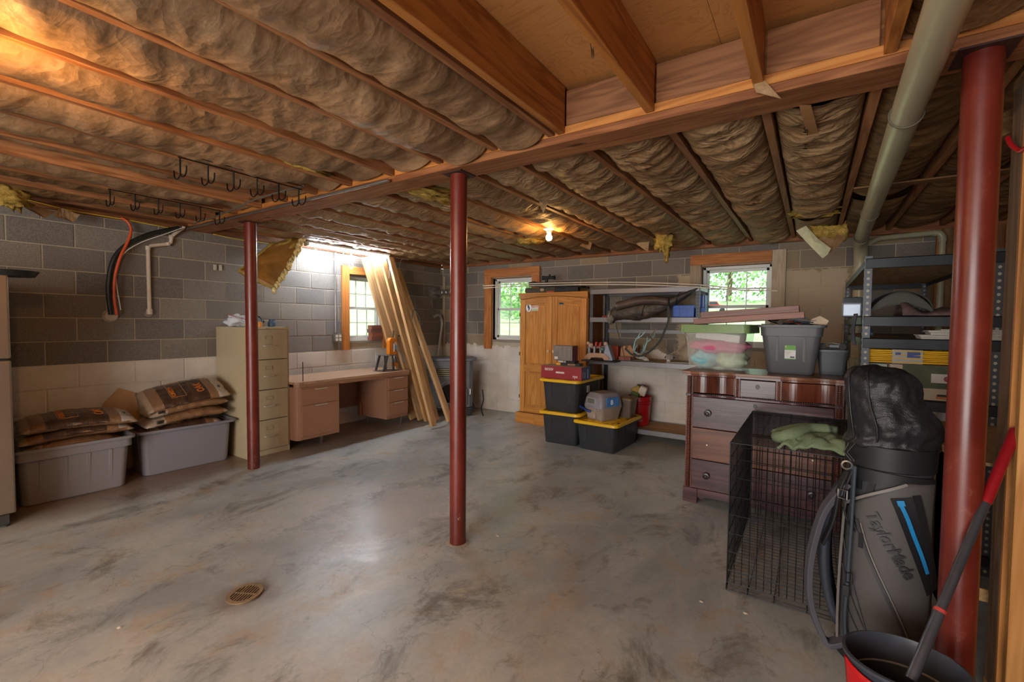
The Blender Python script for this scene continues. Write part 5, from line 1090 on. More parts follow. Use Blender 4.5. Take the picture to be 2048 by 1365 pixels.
# red bucket
t = thing('red_bucket', 'red plastic bucket full of paper packets on the bottom shelf', 'bucket', (-1.80, 5.66, .151))
MRK = plain('#a8141a', .3); b = M(); b.lathe([(0, 0), (.125, 0), (.142, .30), (.15, .302), (.15, .32), (.146, .335), (.146, .355), (.140, .355), (.120, .02), (0, .02)], n=32); b.build('tub', MRK, t, smooth=35)
for z in (.255, .285): M().lathe([(.140, z), (.152, z+.002), (.152, z+.010), (.141, z+.012)], n=32, close=False).build('rib', MRK, t, smooth=40)
text('SUPER', .045, MWT, t, lambda x, y, z: (.137*math.sin((x-.07)*7.5+.35), -.137*math.cos((x-.07)*7.5+.35), .10+y), sx=.9); text('BUCKET', .038, MWT, t, lambda x, y, z: (.135*math.sin((x-.07)*7.5+.35), -.135*math.cos((x-.07)*7.5+.35), .055+y), sx=.8)
for nm, lbl, c, s, m, e in (('paper_packet', 'white and brown paper packet sticking out of the red bucket', (.05, -.02, .42), (.09, .05, .12), plain('#c9bfb4', .7), (R(12), R(22), 0)), ('yellow_packet', 'yellow and green packet sticking out of the red bucket', (-.03, .0, .40), (.11, .04, .14), plain('#a8862c', .6, var=.4, scale=20), (R(-8), R(-25), R(20))), ('green_packet', 'green packet lying low in the red bucket', (-.04, -.05, .365), (.10, .05, .08), plain('#5b7a48', .6, var=.3), (0, R(15), R(-10))), ('dark_packet', 'dark brown packet at the back of the red bucket', (.0, .05, .43), (.10, .04, .12), plain('#3b2d22', .6, var=.3), (R(-6), R(6), 0))):
    b = M(); b.box(-s[0]/2, -s[1]/2, -s[2]/2, s[0]/2, s[1]/2, s[2]/2); o = b.build(nm, m, bevel=.012, loc=(t.location.x+c[0], t.location.y+c[1], t.location.z+c[2])); o.rotation_euler = e; tag(o, lbl, 'packet')
t = carton('flat_board', 'flat piece of brown hardboard leaning between the shelf and the dresser', (-1.10, 5.05, .0), .012, .28, .62, plain('#33302e', .6), R(10), 'board', flap_=False)
# ================================================================ DRESSER AND WHAT STANDS ON IT
t = thing('dresser', 'antique dark reddish-brown dresser with serpentine top drawers', 'dresser', (-.825, 3.775, 0), R(-.5))
MDR = wood('#7a4632', '#4a2420', 'x', .28, grain=6, knots=False, rvar=.5, spec=.5); MDR2 = wood('#5c383c', '#351e22', 'x', .26, grain=5, knots=False, rvar=.5, spec=.5); MDRz = wood('#6e3c2a', '#43201a', 'z', .35, grain=7, knots=False); MDT2 = wood('#8f5f42', '#5d3524', 'x', .35, grain=6, knots=False, rvar=.5); MDRL = wood('#80503a', '#54301f', 'x', .3, grain=4, knots=False, rvar=.5)
DW, DD = 1.015, .47
b = M(); b.box(0, .02, .11, .02, DD, 1.02); b.box(DW-.02, .02, .11, DW, DD, 1.02); b.box(.02, DD-.012, .11, DW-.02, DD, 1.02); b.build('carcass', MDRz, t)
b = M(); b.box(-.008, -.005, .0, .10, .02, .115); b.box(DW-.10, -.005, 0, DW+.008, .02, .115); b.prism([(.10, .05), (.13, .035), (.16, .055), (DW-.16, .055), (DW-.13, .035), (DW-.10, .05), (DW-.10, .115), (.10, .115)], -.003, .02, 'y'); b.box(-.008, .0201, 0, .012, DD, .115); b.box(DW-.012, .0201, 0, DW+.008, DD, .115); b.build('base', MDR2, t, bevel=.003)
def serp(x): # serpentine front of the top row and the top board
    u = x/DW; return -.018*math.sin(2*PI*min(max((u-.04)/.30, 0), 1))*(1 if u < .36 else 0) + (-.018*math.sin(2*PI*min(max((u-.64)/.32, 0), 1)) if u > .62 else 0) 
xs = [DW*k/60 for k in range(61)]
b = M(); b.prism([(x if 0 < k < 60 else x+(-.025 if k == 0 else .02), -.025+serp(x)) for k, x in enumerate(xs)]+[(DW+.02, DD+.01), (-.025, DD+.01)], 1.024, 1.046); b.build('top_board', MDT2, t, bevel=.003)
def front(x0, x1, z0, z1, curved, m, nm='drawer'):
    n = 20 if curved else 1; X_ = [x0+(x1-x0)*k/n for k in range(n+1)]
    f = [(x, (serp(x) if curved else 0)-.001) for x in X_]; q = M(); q.prism(f+[(x1, .03), (x0, .03)], z0, z1); return q.build(nm, m, t, bevel=.003)
MDRW = wood('#663322', '#3f1c14', 'z', .18, grain=4, knots=False, rvar=.3, spec=.6)
front(.05, .345, .878, 1.006, True, MDRW); dm = front(.385, .615, .872, 1.000, False, MDR2); front(.652, .965, .872, 1.002, True, MDRW)
b = M(); b.prism([(x, serp(x)-.004) for x in xs]+[(DW, .03), (0, .03)], 1.008, 1.0235); b.build('top_rail', MDR, t); b = M(); b.prism([(x, serp(x)-.006) for x in xs]+[(DW, .03), (0, .03)], .848, .866); b.build('waist_rail', MDR2, t, bevel=.003)
bd = M()
for k in range(70):
    x = .05+.915*k/69
    if .35 < x < .385 or .618 < x < .65: continue
    bd.box(x-.003, serp(x)-.012, .8665, x+.003, serp(x)-.002, .8715)
bd.build('bead_moulding', plain('#2f1715', .4), t)
for (z0, z1, m) in ((.603, .845, MDR2), (.352, .598, MDRL), (.118, .347, MDR2)):
    d = front(.052, DW-.052, z0, z1, False, m); 
    for x in (.165, DW-.165):
        if z0 == .352: b = M(); b.cyl((x, -.012, (z0+z1)/2), (x, -.001, (z0+z1)/2), .006, n=10); b.build('screw_stub', plain('#b9a58a', .4, metal=.6), d); continue
        b = M(); b.lathe([(0, -.034), (.008, -.034), (.012, -.028), (.024, -.026), (.026, -.018), (.018, -.010), (.010, -.006), (.016, -.001)], (x, 0, (z0+z1)/2), 20, 'y'); b.build('knob', plain('#241716', .35), d, smooth=40)
    if z0 > .5: b = M(); b.lathe([(0, -.003), (.011, -.003), (.013, -.001)], (DW/2-.02, 0, z1-.035), 16, 'y', sy=1.2); b.build('keyhole', plain('#1a100e', .4), d)
b = M(); b.lathe([(0, -.003), (.012, -.003), (.014, -.001)], (.50, 0, .955), 16, 'y', sy=1.2); b.build('keyhole', plain('#1a100e', .4), dm)
def beaded(x, z0, z1, r, step=.0125):
    pr = [(r*.55, z0)]; z = z0
    while z < z1-.001: pr += [(r*.6, z+.001), (r, z+step*.3), (r, z+step*.7), (r*.6, z+step-.001)]; z += step
    q = M(); q.lathe(pr, (x, .012, 0), 12, 'z'); q.build('beaded_column', MDRz, t, smooth=60)
for x in (.025, DW-.025): M().box(x-.025, .012, .115, x+.025, .04, 1.008).build('corner_post', MDRz, t); beaded(x, .118, .846, .018); beaded(x, .868, 1.006, .018)
for x in (.365, .634): beaded(x, .868, 1.006, .012); M().box(x-.018, .006, .868, x+.018, .03, 1.008).build('divider', MDRz, t)
M().box(.07, -.002, .72, .15, -.001, .733).build('paint_scuff', plain('#b7a9a4', .6), t); bpy.data.objects.remove([c for c in t.children if c.name.startswith('paint_scuff')][0])
# clear tub
def mat_clear():
    m = NT('clear tub'); m.set(col='#e4e6dc', rough=.2, spec=.5, alpha=.30); return m.m
MCT = mat_clear()
t = thing('clear_tote', 'clear plastic tote with green lid, full of pastel cloth, on the dresser', 'tote', (-.640, 4.08, 1.047), R(-7)); cw, cdp, chh = .50, .36, .335
b = M(); b.loft([rrect(0, 0, cw-.10, cdp-.08, .05, 0, 6), rrect(0, 0, cw-.08, cdp-.06, .06, .012, 6), rrect(0, 0, cw-.03, cdp-.02, .06, chh-.03, 6), rrect(0, 0, cw, cdp, .05, chh-.028, 6), rrect(0, 0, cw, cdp, .05, chh, 6)], cap1=False); b.build('tub', MCT, t, smooth=35)
b = M(); b.loft([rrect(0, 0, cw+.008, cdp+.008, .05, chh-.040, 6), rrect(0, 0, cw+.03, cdp+.03, .05, chh-.038, 6), rrect(0, 0, cw+.025, cdp+.025, .05, chh+.026, 6), rrect(0, 0, cw-.04, cdp-.04, .05, chh+.028, 6)]); b.build('lid', plain('#7d9a62', .4), t, smooth=35)
t_cl = t
for nm, lbl, c, s, m, sd_ in (('folded_cloth', 'pink cloth inside the clear tote', (0, -.0, .185), (.225, .165, .062), plain('#d46a90', .9, bump=.4), 3), ('folded_cloth', 'mint and pale yellow cloth low on the right inside the clear tote', (.09, .0, .078), (.125, .145, .074), plain('#b9cfae', .9, var=.25, scale=12, bump=.4), 5), ('folded_cloth', 'pale blue cloth low on the left inside the clear tote', (-.10, -.01, .082), (.115, .145, .078), plain('#8ec6cf', .9, var=.25, scale=14, bump=.4), 7)):
    b = M(); b.ball((0, 0, 0), 1.0, 26, 18, s, .25, sd_, 2.2); o = b.build(nm, m, smooth=180); o.location = (t.location.x+c[0], t.location.y+c[1], t.location.z+c[2]); tag(o, lbl, 'cloth', 'cloths in the clear tote')
o = M().box(-.17, -.10, -.03, .17, .10, .03).build('white_board', plain('#d5d3d2', .6), loc=(t.location.x+.01, t.location.y, t.location.z+.272), bevel=.004); o.rotation_euler = (R(4), R(6), R(-7)); tag(o, 'flat white carton on top of the cloths inside the clear tote', 'box')
# grey tub
t = thing('grey_tote', 'dark grey plastic tote with green label, full of papers, on the dresser', 'tote', (-.132, 4.08, 1.047), R(-1)); gw, gd, gh = .42, .36, .365; MGG = plain('#55575b', .45, var=.05)
b = M(); L = [rrect(0, 0, gw-.14, gd-.10, .04, 0, 5), rrect(0, 0, gw-.12, gd-.09, .04, .012, 5), rrect(0, 0, gw-.045, gd-.04, .045, gh-.085, 5), rrect(0, 0, gw-.03, gd-.026, .045, gh-.083, 5), rrect(0, 0, gw-.02, gd-.018, .045, gh-.02, 5), rrect(0, 0, gw+.02, gd+.02, .045, gh-.018, 5), rrect(0, 0, gw+.02, gd+.02, .045, gh, 5), rrect(0, 0, gw-.03, gd-.03, .045, gh-.001, 5), rrect(0, 0, gw-.13, gd-.10, .04, .016, 5)]; b.loft(L); b.build('tub', MGG, t, smooth=35)
for x, s in ((-.085, 1), (.085, -1)): q = M(); q.add([(x-.010, -gd/2+.046, .02), (x+.010, -gd/2+.046, .02), (x+.010, -gd/2+.016, gh-.087), (x-.010, -gd/2+.016, gh-.087), (x-.004, -gd/2+.06, .02), (x+.004, -gd/2+.06, .02), (x+.004, -gd/2+.03, gh-.087), (x-.004, -gd/2+.03, gh-.087)], [(0, 1, 2, 3), (0, 4, 5, 1), (1, 5, 6, 2), (3, 2, 6, 7), (0, 3, 7, 4), (4, 7, 6, 5)]); q.build('rib', MGG, t, bevel=.002)
def gp(x, z): return (x, -gd/2+.048-.0275*(z/(gh-.085))-.0035, z)
def gpan(x0, x1, z0, z1, nm, m, off=0, par=None): q = M(); q.add([tuple(Vector(gp(a, c))+Vector((0, -off, 0))) for a, c in ((x0, z0), (x1, z0), (x1, z1), (x0, z1))], [(0, 1, 2, 3)]); return q.build(nm, m, par or t, solid=.001)
lb_ = gpan(-.035, .035, .115, .215, 'label', plain('#cfd0cd', .5)); gpan(-.035, .035, .18, .215, 'green_band', plain('#5a9a28', .45), .001, lb_); gpan(-.035, .035, .111, .117, 'green_band', plain('#5a9a28', .45), .001, lb_); gpan(.0, .028, .122, .132, 'barcode', plain('#333333', .5), .0012, lb_); gpan(-.03, -.026, .198, .212, 'print', MWT, .0016, lb_)
for k in range(3): gpan(-.03, .01-.01*k, .165-.008*k, .167-.008*k, 'print', plain('#8a8a88', .5), .0012, lb_)
PC = [('#b9b0a6', 'light grey'), ('#2f3138', 'charcoal'), ('#8a5f4a', 'rusty brown'), ('#d9d3c8', 'off-white'), ('#5c6573', 'slate blue'), ('#15161a', 'black glossy'), ('#a8441f', 'orange-red'), ('#3b4f7a', 'dark blue'), ('#8f8577', 'taupe'), ('#c7b28c', 'tan'), ('#46332a', 'dark brown'), ('#9fb0bd', 'pale blue')]
for k, (c, nm_) in enumerate(PC):
    rnd = random.Random(k+3); b = M(); b.grid(lambda u, v: ((u-.5)*.12, (v-.5)*.09, .012*nz(u*3+k, v*3)), 4, 3)
    o = b.build('crumpled_paper', plain(c, .8), solid=.002); o.location = (-.132-.15+.3*((k*5) % 12)/11, 4.0+rnd.uniform(-.06, .12), 1.047+gh-.005+.004*k+.006); o.rotation_euler = (rnd.uniform(-.35, .35), rnd.uniform(-.3, .3), rnd.uniform(0, 3)); tag(o, nm_+' crumpled paper scrap in the heap on the dark grey tote', 'paper', 'paper scraps on the grey tote')
o = M().prism([(0, 0), (.10, -.01), (.115, .02), (.06, .055), (.01, .03)], 0, .002, 'y').build('cream_card', plain('#c9b79a', .8), loc=(-.02, 3.99, 1.047+gh+.012)); tag(o, 'torn cream card standing up at the right end of the paper heap', 'card')
t = thing('small_grey_tote', 'small dark grey tote behind the big one at the right end of the dresser', 'tote', (.125, 4.14, 1.047)); b = M(); b.loft([rrect(0, 0, .15, .12, .02, 0, 4), rrect(0, 0, .19, .15, .03, .165, 4), rrect(0, 0, .205, .165, .03, .167, 4), rrect(0, 0, .205, .165, .03, .185, 4), rrect(0, 0, .18, .14, .03, .184, 4), rrect(0, 0, .14, .11, .02, .01, 4)]); b.build('tub', plain('#43484e', .45), t, smooth=35)
t = thing('model_car', 'black and silver radio-controlled car chassis in the small grey tote', 'toy', (.125, 4.14, 1.047+.186)); M().box(-.085, -.03, .0, .085, .03, .012).build('chassis', MBk, t, bevel=.003)
for x, y in ((-.06, -.045), (.06, -.045), (-.06, .045), (.06, .045)): M().cyl((x, y-.012, .022), (x, y+.012, .022), .022, n=14).build('wheel', MBk, t, smooth=40)
M().tube([(-.07, 0, .04), (0, 0, .05), (.07, 0, .035)], .004, 6).build('roll_bar', MST, t); M().box(-.02, -.02, .0125, .05, .02, .035).build('motor', plain('#6a6d72', .5), t, bevel=.003)
# two wooden trays
MTY = wood('#7c4630', '#512819', 'x', .4, grain=6, knots=False); MTYl = wood('#8f4d30', '#62301c', 'x', .4, grain=6, knots=False)
def tray(label, p0, p1, dz, hgt, dep, m):
    p0, p1 = Vector(p0), Vector(p1); L = (p1-p0).length; ang = math.atan2(p1.z-p0.z, p1.x-p0.x); t = thing('wooden_tray', label, 'tray', p0, 0, 'wooden trays on the totes'); t.rotation_euler = (0, -ang, 0)
    M().box(.0, 0, 0, L, .012, hgt).build('side_board', m, t, bevel=.002); M().box(0, dep-.012, 0, L, dep, hgt).build('side_board', m, t, bevel=.002); M().box(0, .0121, 0, .010, dep-.0121, hgt).build('end_board', m, t, bevel=.002); M().box(L-.010, .0121, 0, L, dep-.0121, hgt).build('end_board', m, t, bevel=.002); M().box(.0101, .0121, .004, L-.0101, dep-.0121, .010).build('bottom_panel', m, t)
tray('long shallow wooden tray lying tilted on both totes, the lower one', (-.80, 3.86, 1.410), (-.052, 3.86, 1.462), 0, .045, .30, MTYl)
tray('wooden tray standing higher behind the long one on the totes', (-.755, 3.905, 1.459), (-.085, 3.905, 1.504), 0, .050, .26, MTY)
# ================================================================ SECOND SHELF UNIT CONTENTS
t = thing('toaster', 'chrome toaster at the left end of the second shelf', 'toaster', (.305, 4.18, 1.472), R(80)); b = M(); b.prism([(-.09, 0), (.09, 0), (.095, .10), (.06, .145), (-.06, .145), (-.095, .10)], -.0, .12, 'y'); b.build('shell', plain('#8d98a6', .42, metal=.7, var=.15), t, bevel=.012, seg=3); M().box(-.07, .03, .1452, .07, .05, .147).build('slot', MBk, t); M().box(-.07, .07, .1452, .07, .09, .147).build('slot', MBk, t); M().box(-.02, -.015, .05, .02, -.001, .075).build('lever', MBk, t, bevel=.003)
t = thing('knit_hat', 'dark brimmed hat lying on its side on the second shelf', 'hat', (.45, 3.75, 1.472)); MHT = plain('#3c3b38', .8, var=.2)
b = M(); b.grid(lambda u, v: ((.16*math.cos(PI*(1-u)))*(1-.0*v)+.02*v, -.02+.16*v, .002+(.155*math.sin(PI*u)**.8)*(1-.35*v*v)), 20, 8); b.build('crown', MHT, t, smooth=180, solid=.006); b = M(); b.grid(lambda u, v: (-.16+.33*u, -.03-.01*math.sin(PI*u), .003+.15*math.sin(PI*u)**.7*(1-.55*v)), 16, 4); b.build('brim', plain('#4a4a45', .8), t, smooth=180, solid=.004)
t = thing('fabric_heap', 'heap of dark patterned cloth spread over the second shelf', 'cloth', (.62, 3.72, 1.4705)); b = M(); b.grid(lambda u, v: (-.17+.40*u, -.12+.40*v, .004+max(.0, .07*math.exp(-((u-.05)/.16)**2)+.035*math.exp(-((u-.55)/.18)**2)+.02*nz(u*6, v*5)+.012)*math.sin(PI*min(1, max(0, v)))**.4), 26, 16); b.build('cloth', plain('#5d4a48', .8, var=.5, scale=14, bump=.3), t, smooth=180, solid=.004)
t = thing('hanging_cloth', 'dark grey cloth hanging over the left side of the second shelf', 'cloth', (.25, 3.78, 1.49)); b = M(); b.grid(lambda u, v: (-.012-.012*math.sin(PI*v)+.008*math.sin(u*5), -.02+.10*u+.06*v*(1-u), .0-.21*v), 8, 12); b.build('cloth', plain('#4a4a55', .85), t, smooth=180, solid=.004)
t = thing('cream_stack', 'stack of white stakes or sheets fanned out on the third shelf', 'stack', (.62, 3.54, 1.3365))
for i in range(9): M().box(-.09-.014*(i % 4)+.01*i, 0, 0, .30, .16, .004).build('sheet', plain('#c9c5bd', .6), t, loc=(0, -.01*(i % 3), .0065*i))
t = thing('blue_item', 'folded blue cloth on the left end of the third shelf', 'cloth', (.30, 3.80, 1.336)); b = M(); b.ball((0, 0, .03), 1, 16, 10, (.03, .14, .03), .3, 3, 2); b.build('cloth', plain('#54708c', .8), t, smooth=180)
# lower compartment
t = thing('picture_carton', 'carton with a dark green and cream picture on the fourth shelf', 'box', (.40, 3.60, .973), R(0)); M().box(0, 0, 0, .325, .20, .205).build('carton', plain('#a99c8c', .7), t, bevel=.002); M().box(.06, -.0015, .07, .325, 0, .2045).build('green_print', plain('#3f4a30', .6, var=.5, scale=14), t); M().box(.19, -.003, .105, .30, -.0016, .158).build('white_print', plain('#b9b4ae', .6), t)
M().ball((.26, -.004, .13), .016, 12, 8, (1, .15, 1)).build('red_print', plain('#8a3f48', .6), t, smooth=60); M().box(.215, -.0015, .012, .30, .0, .035).build('orange_label', plain('#b8642c', .6), t); M().box(.22, -.0025, .025, .295, -.0016, .038).build('dark_label', MBk, t)
t = carton('green_box', 'pale green box at the left end of the fourth shelf', (.305, 3.66, .973), .09, .20, .20, plain('#8fa094', .7), flap_=False)
t = thing('grey_bin', 'plain grey-green storage bin at the right end of the fourth shelf', 'bin', (.735, 3.62, .973)); M().box(0, 0, 0, .125, .3, .195).build('bin_body', plain('#707873', .55), t, bevel=.006); M().box(-.003, -.004, .1955, .128, .304, .207).build('lid', plain('#a59a88', .6), t, bevel=.003)
t = thing('extension_cord', 'bundled yellow extension cord in a white sleeve lying on the boxes', 'cord', (.50, 3.62, 1.1795)); MYC = plain('#d9a81a', .4)
for i in range(7):
    z = .010+.0115*(i % 7); y = .015*(i % 2); M().tube(cord(None, '', [(-.22, y, z), (.0, y-.004, z+.001*math.sin(i)), (.21, y, z), (.235, y+.05, z+.004*(i-3)), (.20, y+.09, z), (-.2, y+.09, z)], 0, None, sub=5), .0058, 7).build('cord_loop', MYC, t, smooth=60)
M().box(-.09, -.008, .001, .055, .115, .088).build('paper_sleeve', plain('#9aa0a8', .6), t, bevel=.004); M().box(-.02, -.0095, .04, .04, -.0085, .075).build('blue_print', plain('#3b4f8a', .6), t); M().box(-.075, -.0095, .055, -.05, -.0085, .07).build('blue_print', plain('#3b4f8a', .6), t)
for i in range(6):
    o = M().box(0, 0, 0, .010, .16, .15+.015*(i % 3)).build('paper_file', plain(['#b59a85', '#c9b9a8', '#8f7763'][i % 3], .8), loc=(.748+.0155*i, 3.66, 1.1805)); o.location.z = 1.1805; tag(o, 'thin cream file standing in the row on the grey bin lid', 'file', 'files on the grey bin')
# workbench with plywood top
t = thing('plywood_bench', 'low plywood-topped bench with pale wooden frame behind the red post', 'workbench', (.53, 2.56, 0)); WPl = wood('#cfa878', '#a8814f', 'y', .6); WPp = wood('#a98a60', '#86683f', 'y', .6, grain=4, knots=False)
M().box(.0, .0, .852, .60, .98, .866).build('plywood_top', WPp, t); M().box(-.015, -.002, .835, .0, .98, .867).build('edge_strip', WPl, t, bevel=.001)
for y in (0, .46, .945): M().box(-.012, y, 0, .0, y+.035, .834).build('stile', WPl, t); M().box(.0005, .0, .10, .012, .98, .851).build('side_panel', wood('#a8703a', '#80501f', 'y', .6, knots=False), t)
for x in (.55,): 
    for y in (.02, .92): M().box(x, y, 0, x+.04, y+.04, .851).build('leg', WPl, t)
M().box(.0, .0, .30, .6, .012, .35).build('stretcher', WPl, t)
# ================================================================ DRAIN PIPES
MPP = plain('#a8a286', .35, var=.1, scale=3); t = thing('drain_pipe', 'thick cream plastic drain pipe running under the ceiling and down the far wall', 'pipe', (.30, 2.2, 2.262))
pp = [(.265, -1.5, 2.275), (.27, 1.5, 2.268), (.283, 2.2, 2.262), (.355, 5.45, 2.235)]; rel_ = lambda L: [Vector(q)-t.location for q in L]
M().tube(rel_(pp), .052, 28).build('pipe', MPP, t, smooth=60)
M().tube(rel_([(.355, 5.44, 2.235), (.36, 5.60, 2.225), (.37, 5.70, 2.19), (.378, 5.76, 2.12), (.38, 5.77, 2.0)]), .058, 24).build('elbow', MPP, t, smooth=60)
M().tube(rel_([(.38, 5.77, 2.01), (.38, 5.77, .0)]), .054, 24).build('pipe', plain('#b9a680', .35, var=.12, scale=3), t, smooth=60)
for z in (1.93, 1.33, 1.02, .9): M().lathe([(.054, -.06), (.064, -.058), (.064, .058), (.054, .06)], Vector((.38, 5.77, z))-t.location, 24, close=False).build('coupling', MPP, t, smooth=40)
for y, r in ((2.42, .0555), (4.33, .0545), (5.3, .056), (5.38, .056)):
    x = .283+(y-2.2)*(.355-.283)/3.25; z = 2.262+(y-2.2)*(2.235-2.262)/3.25; c = Vector((x, y, z))-t.location; M().tube([(c.x+r*math.cos(R(a)), c.y, c.z+r*math.sin(R(a))) for a in range(0, 360, 15)], .004, 6, closed=True).build('strap', plain('#5d5648', .5), t, smooth=60)
t = thing('vent_pipe', 'thinner cream pipe crossing the far wall and turning down behind the right shelf', 'pipe', (.45, 5.84, 2.28)); rel_ = lambda L: [Vector(q)-t.location for q in L]
M().tube(rel_([(.44, 5.72, 2.23), (.52, 5.80, 2.275), (.93, 5.80, 2.29)]), .026, 16).build('pipe', MPP, t, smooth=60); M().tube(rel_([(.92, 5.80, 2.29), (.965, 5.80, 2.282), (.985, 5.80, 2.25), (.987, 5.80, 2.2)]), .031, 16).build('elbow', MPP, t, smooth=60); M().tube(rel_([(.987, 5.80, 2.21), (.987, 5.80, .02)]), .026, 16).build('pipe', MPP, t, smooth=60); M().lathe([(.026, -.03), (.033, -.028), (.033, .028), (.026, .03)], Vector((.987, 5.8, 2.05))-t.location, 18, close=False).build('coupling', MPP, t, smooth=40)
# ================================================================ FOREGROUND
# dog crate
t = thing('wire_dog_crate', 'large black folding wire dog crate in front of the dresser', 'crate', (-.345, 2.63, .004)); MWR = plain('#131417', .4, metal=.4); CWd, CDp, CHt = .72, 1.07, .785
def wires(nm, lines, r=.0019): 
    b = M(); [b.tube(l, r, 5) for l in lines]; return b.build(nm, MWR, t)
nv = int(CWd/.033)
for nm, y in (('front_panel', 0), ('back_panel', CDp)):
    wires(nm, [[(CWd*i/nv, y, .035), (CWd*i/nv, y, CHt)] for i in range(nv+1)]+[[(0, y, z), (CWd, y, z)] for z in (.035, .10, .20, .30, .40, .50, .60, .70, CHt-.02)], .0021)
    wires('frame_wire', [[(0, y, .01), (CWd, y, .01), (CWd, y, CHt), (0, y, CHt), (0, y, .01)]], .0032)
ns = int(CDp/.036)
for nm, x in (('left_panel', 0), ('right_panel', CWd)):
    wires(nm, [[(x, CDp*i/ns, .035), (x, CDp*i/ns, CHt)] for i in range(ns+1)]+[[(x, 0, z), (x, CDp, z)] for z in (.035, .10, .20, .30, .40, .50, .60, .70)], .0021); wires('frame_wire', [[(x, 0, .035), (x, 0, CHt), (x, CDp, CHt), (x, CDp, .035), (x, 0, .035)]], .0032)
nt = int(CDp/.026); wires('top_panel', [[(0, CDp*i/nt, CHt), (CWd, CDp*i/nt, CHt)] for i in range(nt+1)]+[[(x, 0, CHt-.004), (x, CDp, CHt-.004)] for x in (0, .12, .24, .36, .48, .60, .72)], .0021)
nb_ = int(CDp/.042); wires('bottom_panel', [[(0, CDp*i/nb_, .010), (CWd, CDp*i/nb_, .010)] for i in range(nb_+1)]+[[(x, 0, .006), (x, CDp, .006)] for x in (.0, .10, .22, .36, .5, .62, .72)], .0023)
wires('corner_hook', [[(x, 0, .03), (x, -.018, .03), (x, -.018, .0), (x, 0, .0)] for x in (0, .10, .22, .36, .5)]+[[(0, -.018, .002), (CWd, -.018, .002)]], .003)
# towel on the crate
def mat_towel():
    m = NT('towel'); f = m.noise(m.coord('Object'), 160, 3, .8); g = m.noise(m.coord('Object'), 9, 3); m.set(col=m.mix(g, '#67765a', '#8c9b7a'), rough=.95, spec=.1); m.bump(f, .9, .006); return m.m
t = thing('green_towel', 'crumpled sage green towel on top of the wire crate', 'towel', (.0, 2.80, .793)); MTW = mat_towel(); b = M()
def tw(u, v):
    x = -.13+.36*u; y = -.19+.34*v; h = .012+.055*math.sin(PI*min(1, u*1.05+.02))**.6*math.sin(PI*(v*.9+.08))**.5; h += .028*abs(nz(u*4+v*2.5, v*1.2+u, 3)) + .02*nz(u*9-v*5, v*3)
    if v < .12: h -= (.12-v)*.16
    return (x+.03*nz(v*5, u*2), y+.045*nz(u*4, 2)+.02*math.sin(u*14), max(.004, h))
b.grid(tw, 44, 30); b.build('cloth', MTW, t, smooth=180, solid=.012)
b = M(); b.tube(cord(None, '', [(-.14, -.06, .035), (-.11, -.12, .05), (-.06, -.10, .07), (.0, -.02, .085), (.08, .02, .085)], 0, None, sub=5), [.030]*6+[.034]*8+[.03]*7, 12); b.build('rolled_fold', MTW, t, smooth=180); b = M(); b.tube(cord(None, '', [(-.15, .0, .03), (-.10, .04, .05), (.0, .08, .07), (.12, .06, .07)], 0, None, sub=5), .03, 12); b.build('rolled_fold', MTW, t, smooth=180)
# golf bag
def cloth(c, s=30, v=.12, bmp=.35, rough=.6, fold=0):
    m = NT('bag cloth'); V = m.coord('Object'); f = m.noise(V, 260, 2, .6); g = m.noise(V, 7, 4); cc = C(c)[:3]; m.set(col=m.mix(g, tuple(x*(1-v) for x in cc), tuple(min(1, x*(1+v)) for x in cc)), rough=rough, spec=.35)
    h = f if not fold else m.math('ADD', m.math('MULTIPLY', f, .15), m.math('MULTIPLY', m.noise(m.coord('Object', (1, 1, 1.4)), fold, 4, .5, 1.2), 1.0)); m.bump(h, bmp, .012 if fold else .001); return m.m
MB1, MB2, MB3, MB4, MHD = cloth('#35363a'), cloth('#434143'), cloth('#4f4c4b'), cloth('#1d1e21', rough=.5), cloth('#222326', rough=.36, bmp=.8, fold=6)
G = thing('golf_bag', 'grey and black golf bag with black rain hood standing by the right red post', 'golf bag', (.268, 2.415, .004), R(-5)); 
def body(s, z, off=0): # s = angle from the front centre, positive to the right
    rx, ry = .142+.004*math.sin(z*6), .118; k = 1+ .02*math.sin(z*4); lean = .015*z
    return ((rx*k+off)*math.sin(s)+lean-.002, -(ry*k+off)*math.cos(s), z)
b = M(); b.loft([[body(2*PI*i/40, z) for i in range(40)] for z in [.05+.84*k/24 for k in range(25)]]); b.build('bag_body', MB1, G, smooth=60)
b = M(); b.loft([[body(2*PI*i/40, z, o) for i in range(40)] for z, o in ((0, -.004), (.004, .004), (.045, .006), (.052, .0))]); b.build('base', MB4, G, smooth=40)
b = M(); b.loft([[body(2*PI*i/40, z, o) for i in range(40)] for z, o in ((.83, .002), (.835, .010), (.925, .012), (.93, .004))]); b.build('collar', MB4, G, smooth=40)
def patch(nm, left, right, z0, z1, off, m, nzv=30, nuv=14, th=.006, par=None):
    b = M(); b.grid(lambda u, v: body(left(z0+(z1-z0)*v)+(right(z0+(z1-z0)*v)-left(z0+(z1-z0)*v))*u, z0+(z1-z0)*v, off+.004*math.sin(PI*u)), nuv, nzv); return b.build(nm, m, par or G, smooth=60, solid=th)
def lerp(a, c, t_): return a+(c-a)*min(max(t_, 0), 1)
def edgeL(z): return -.95 if z < .66 else lerp(-.95, .35, (z-.66)/.145)
pk = patch('side_pocket', edgeL, lambda z: 1.15, .06, .80, .010, MB3, th=.012)
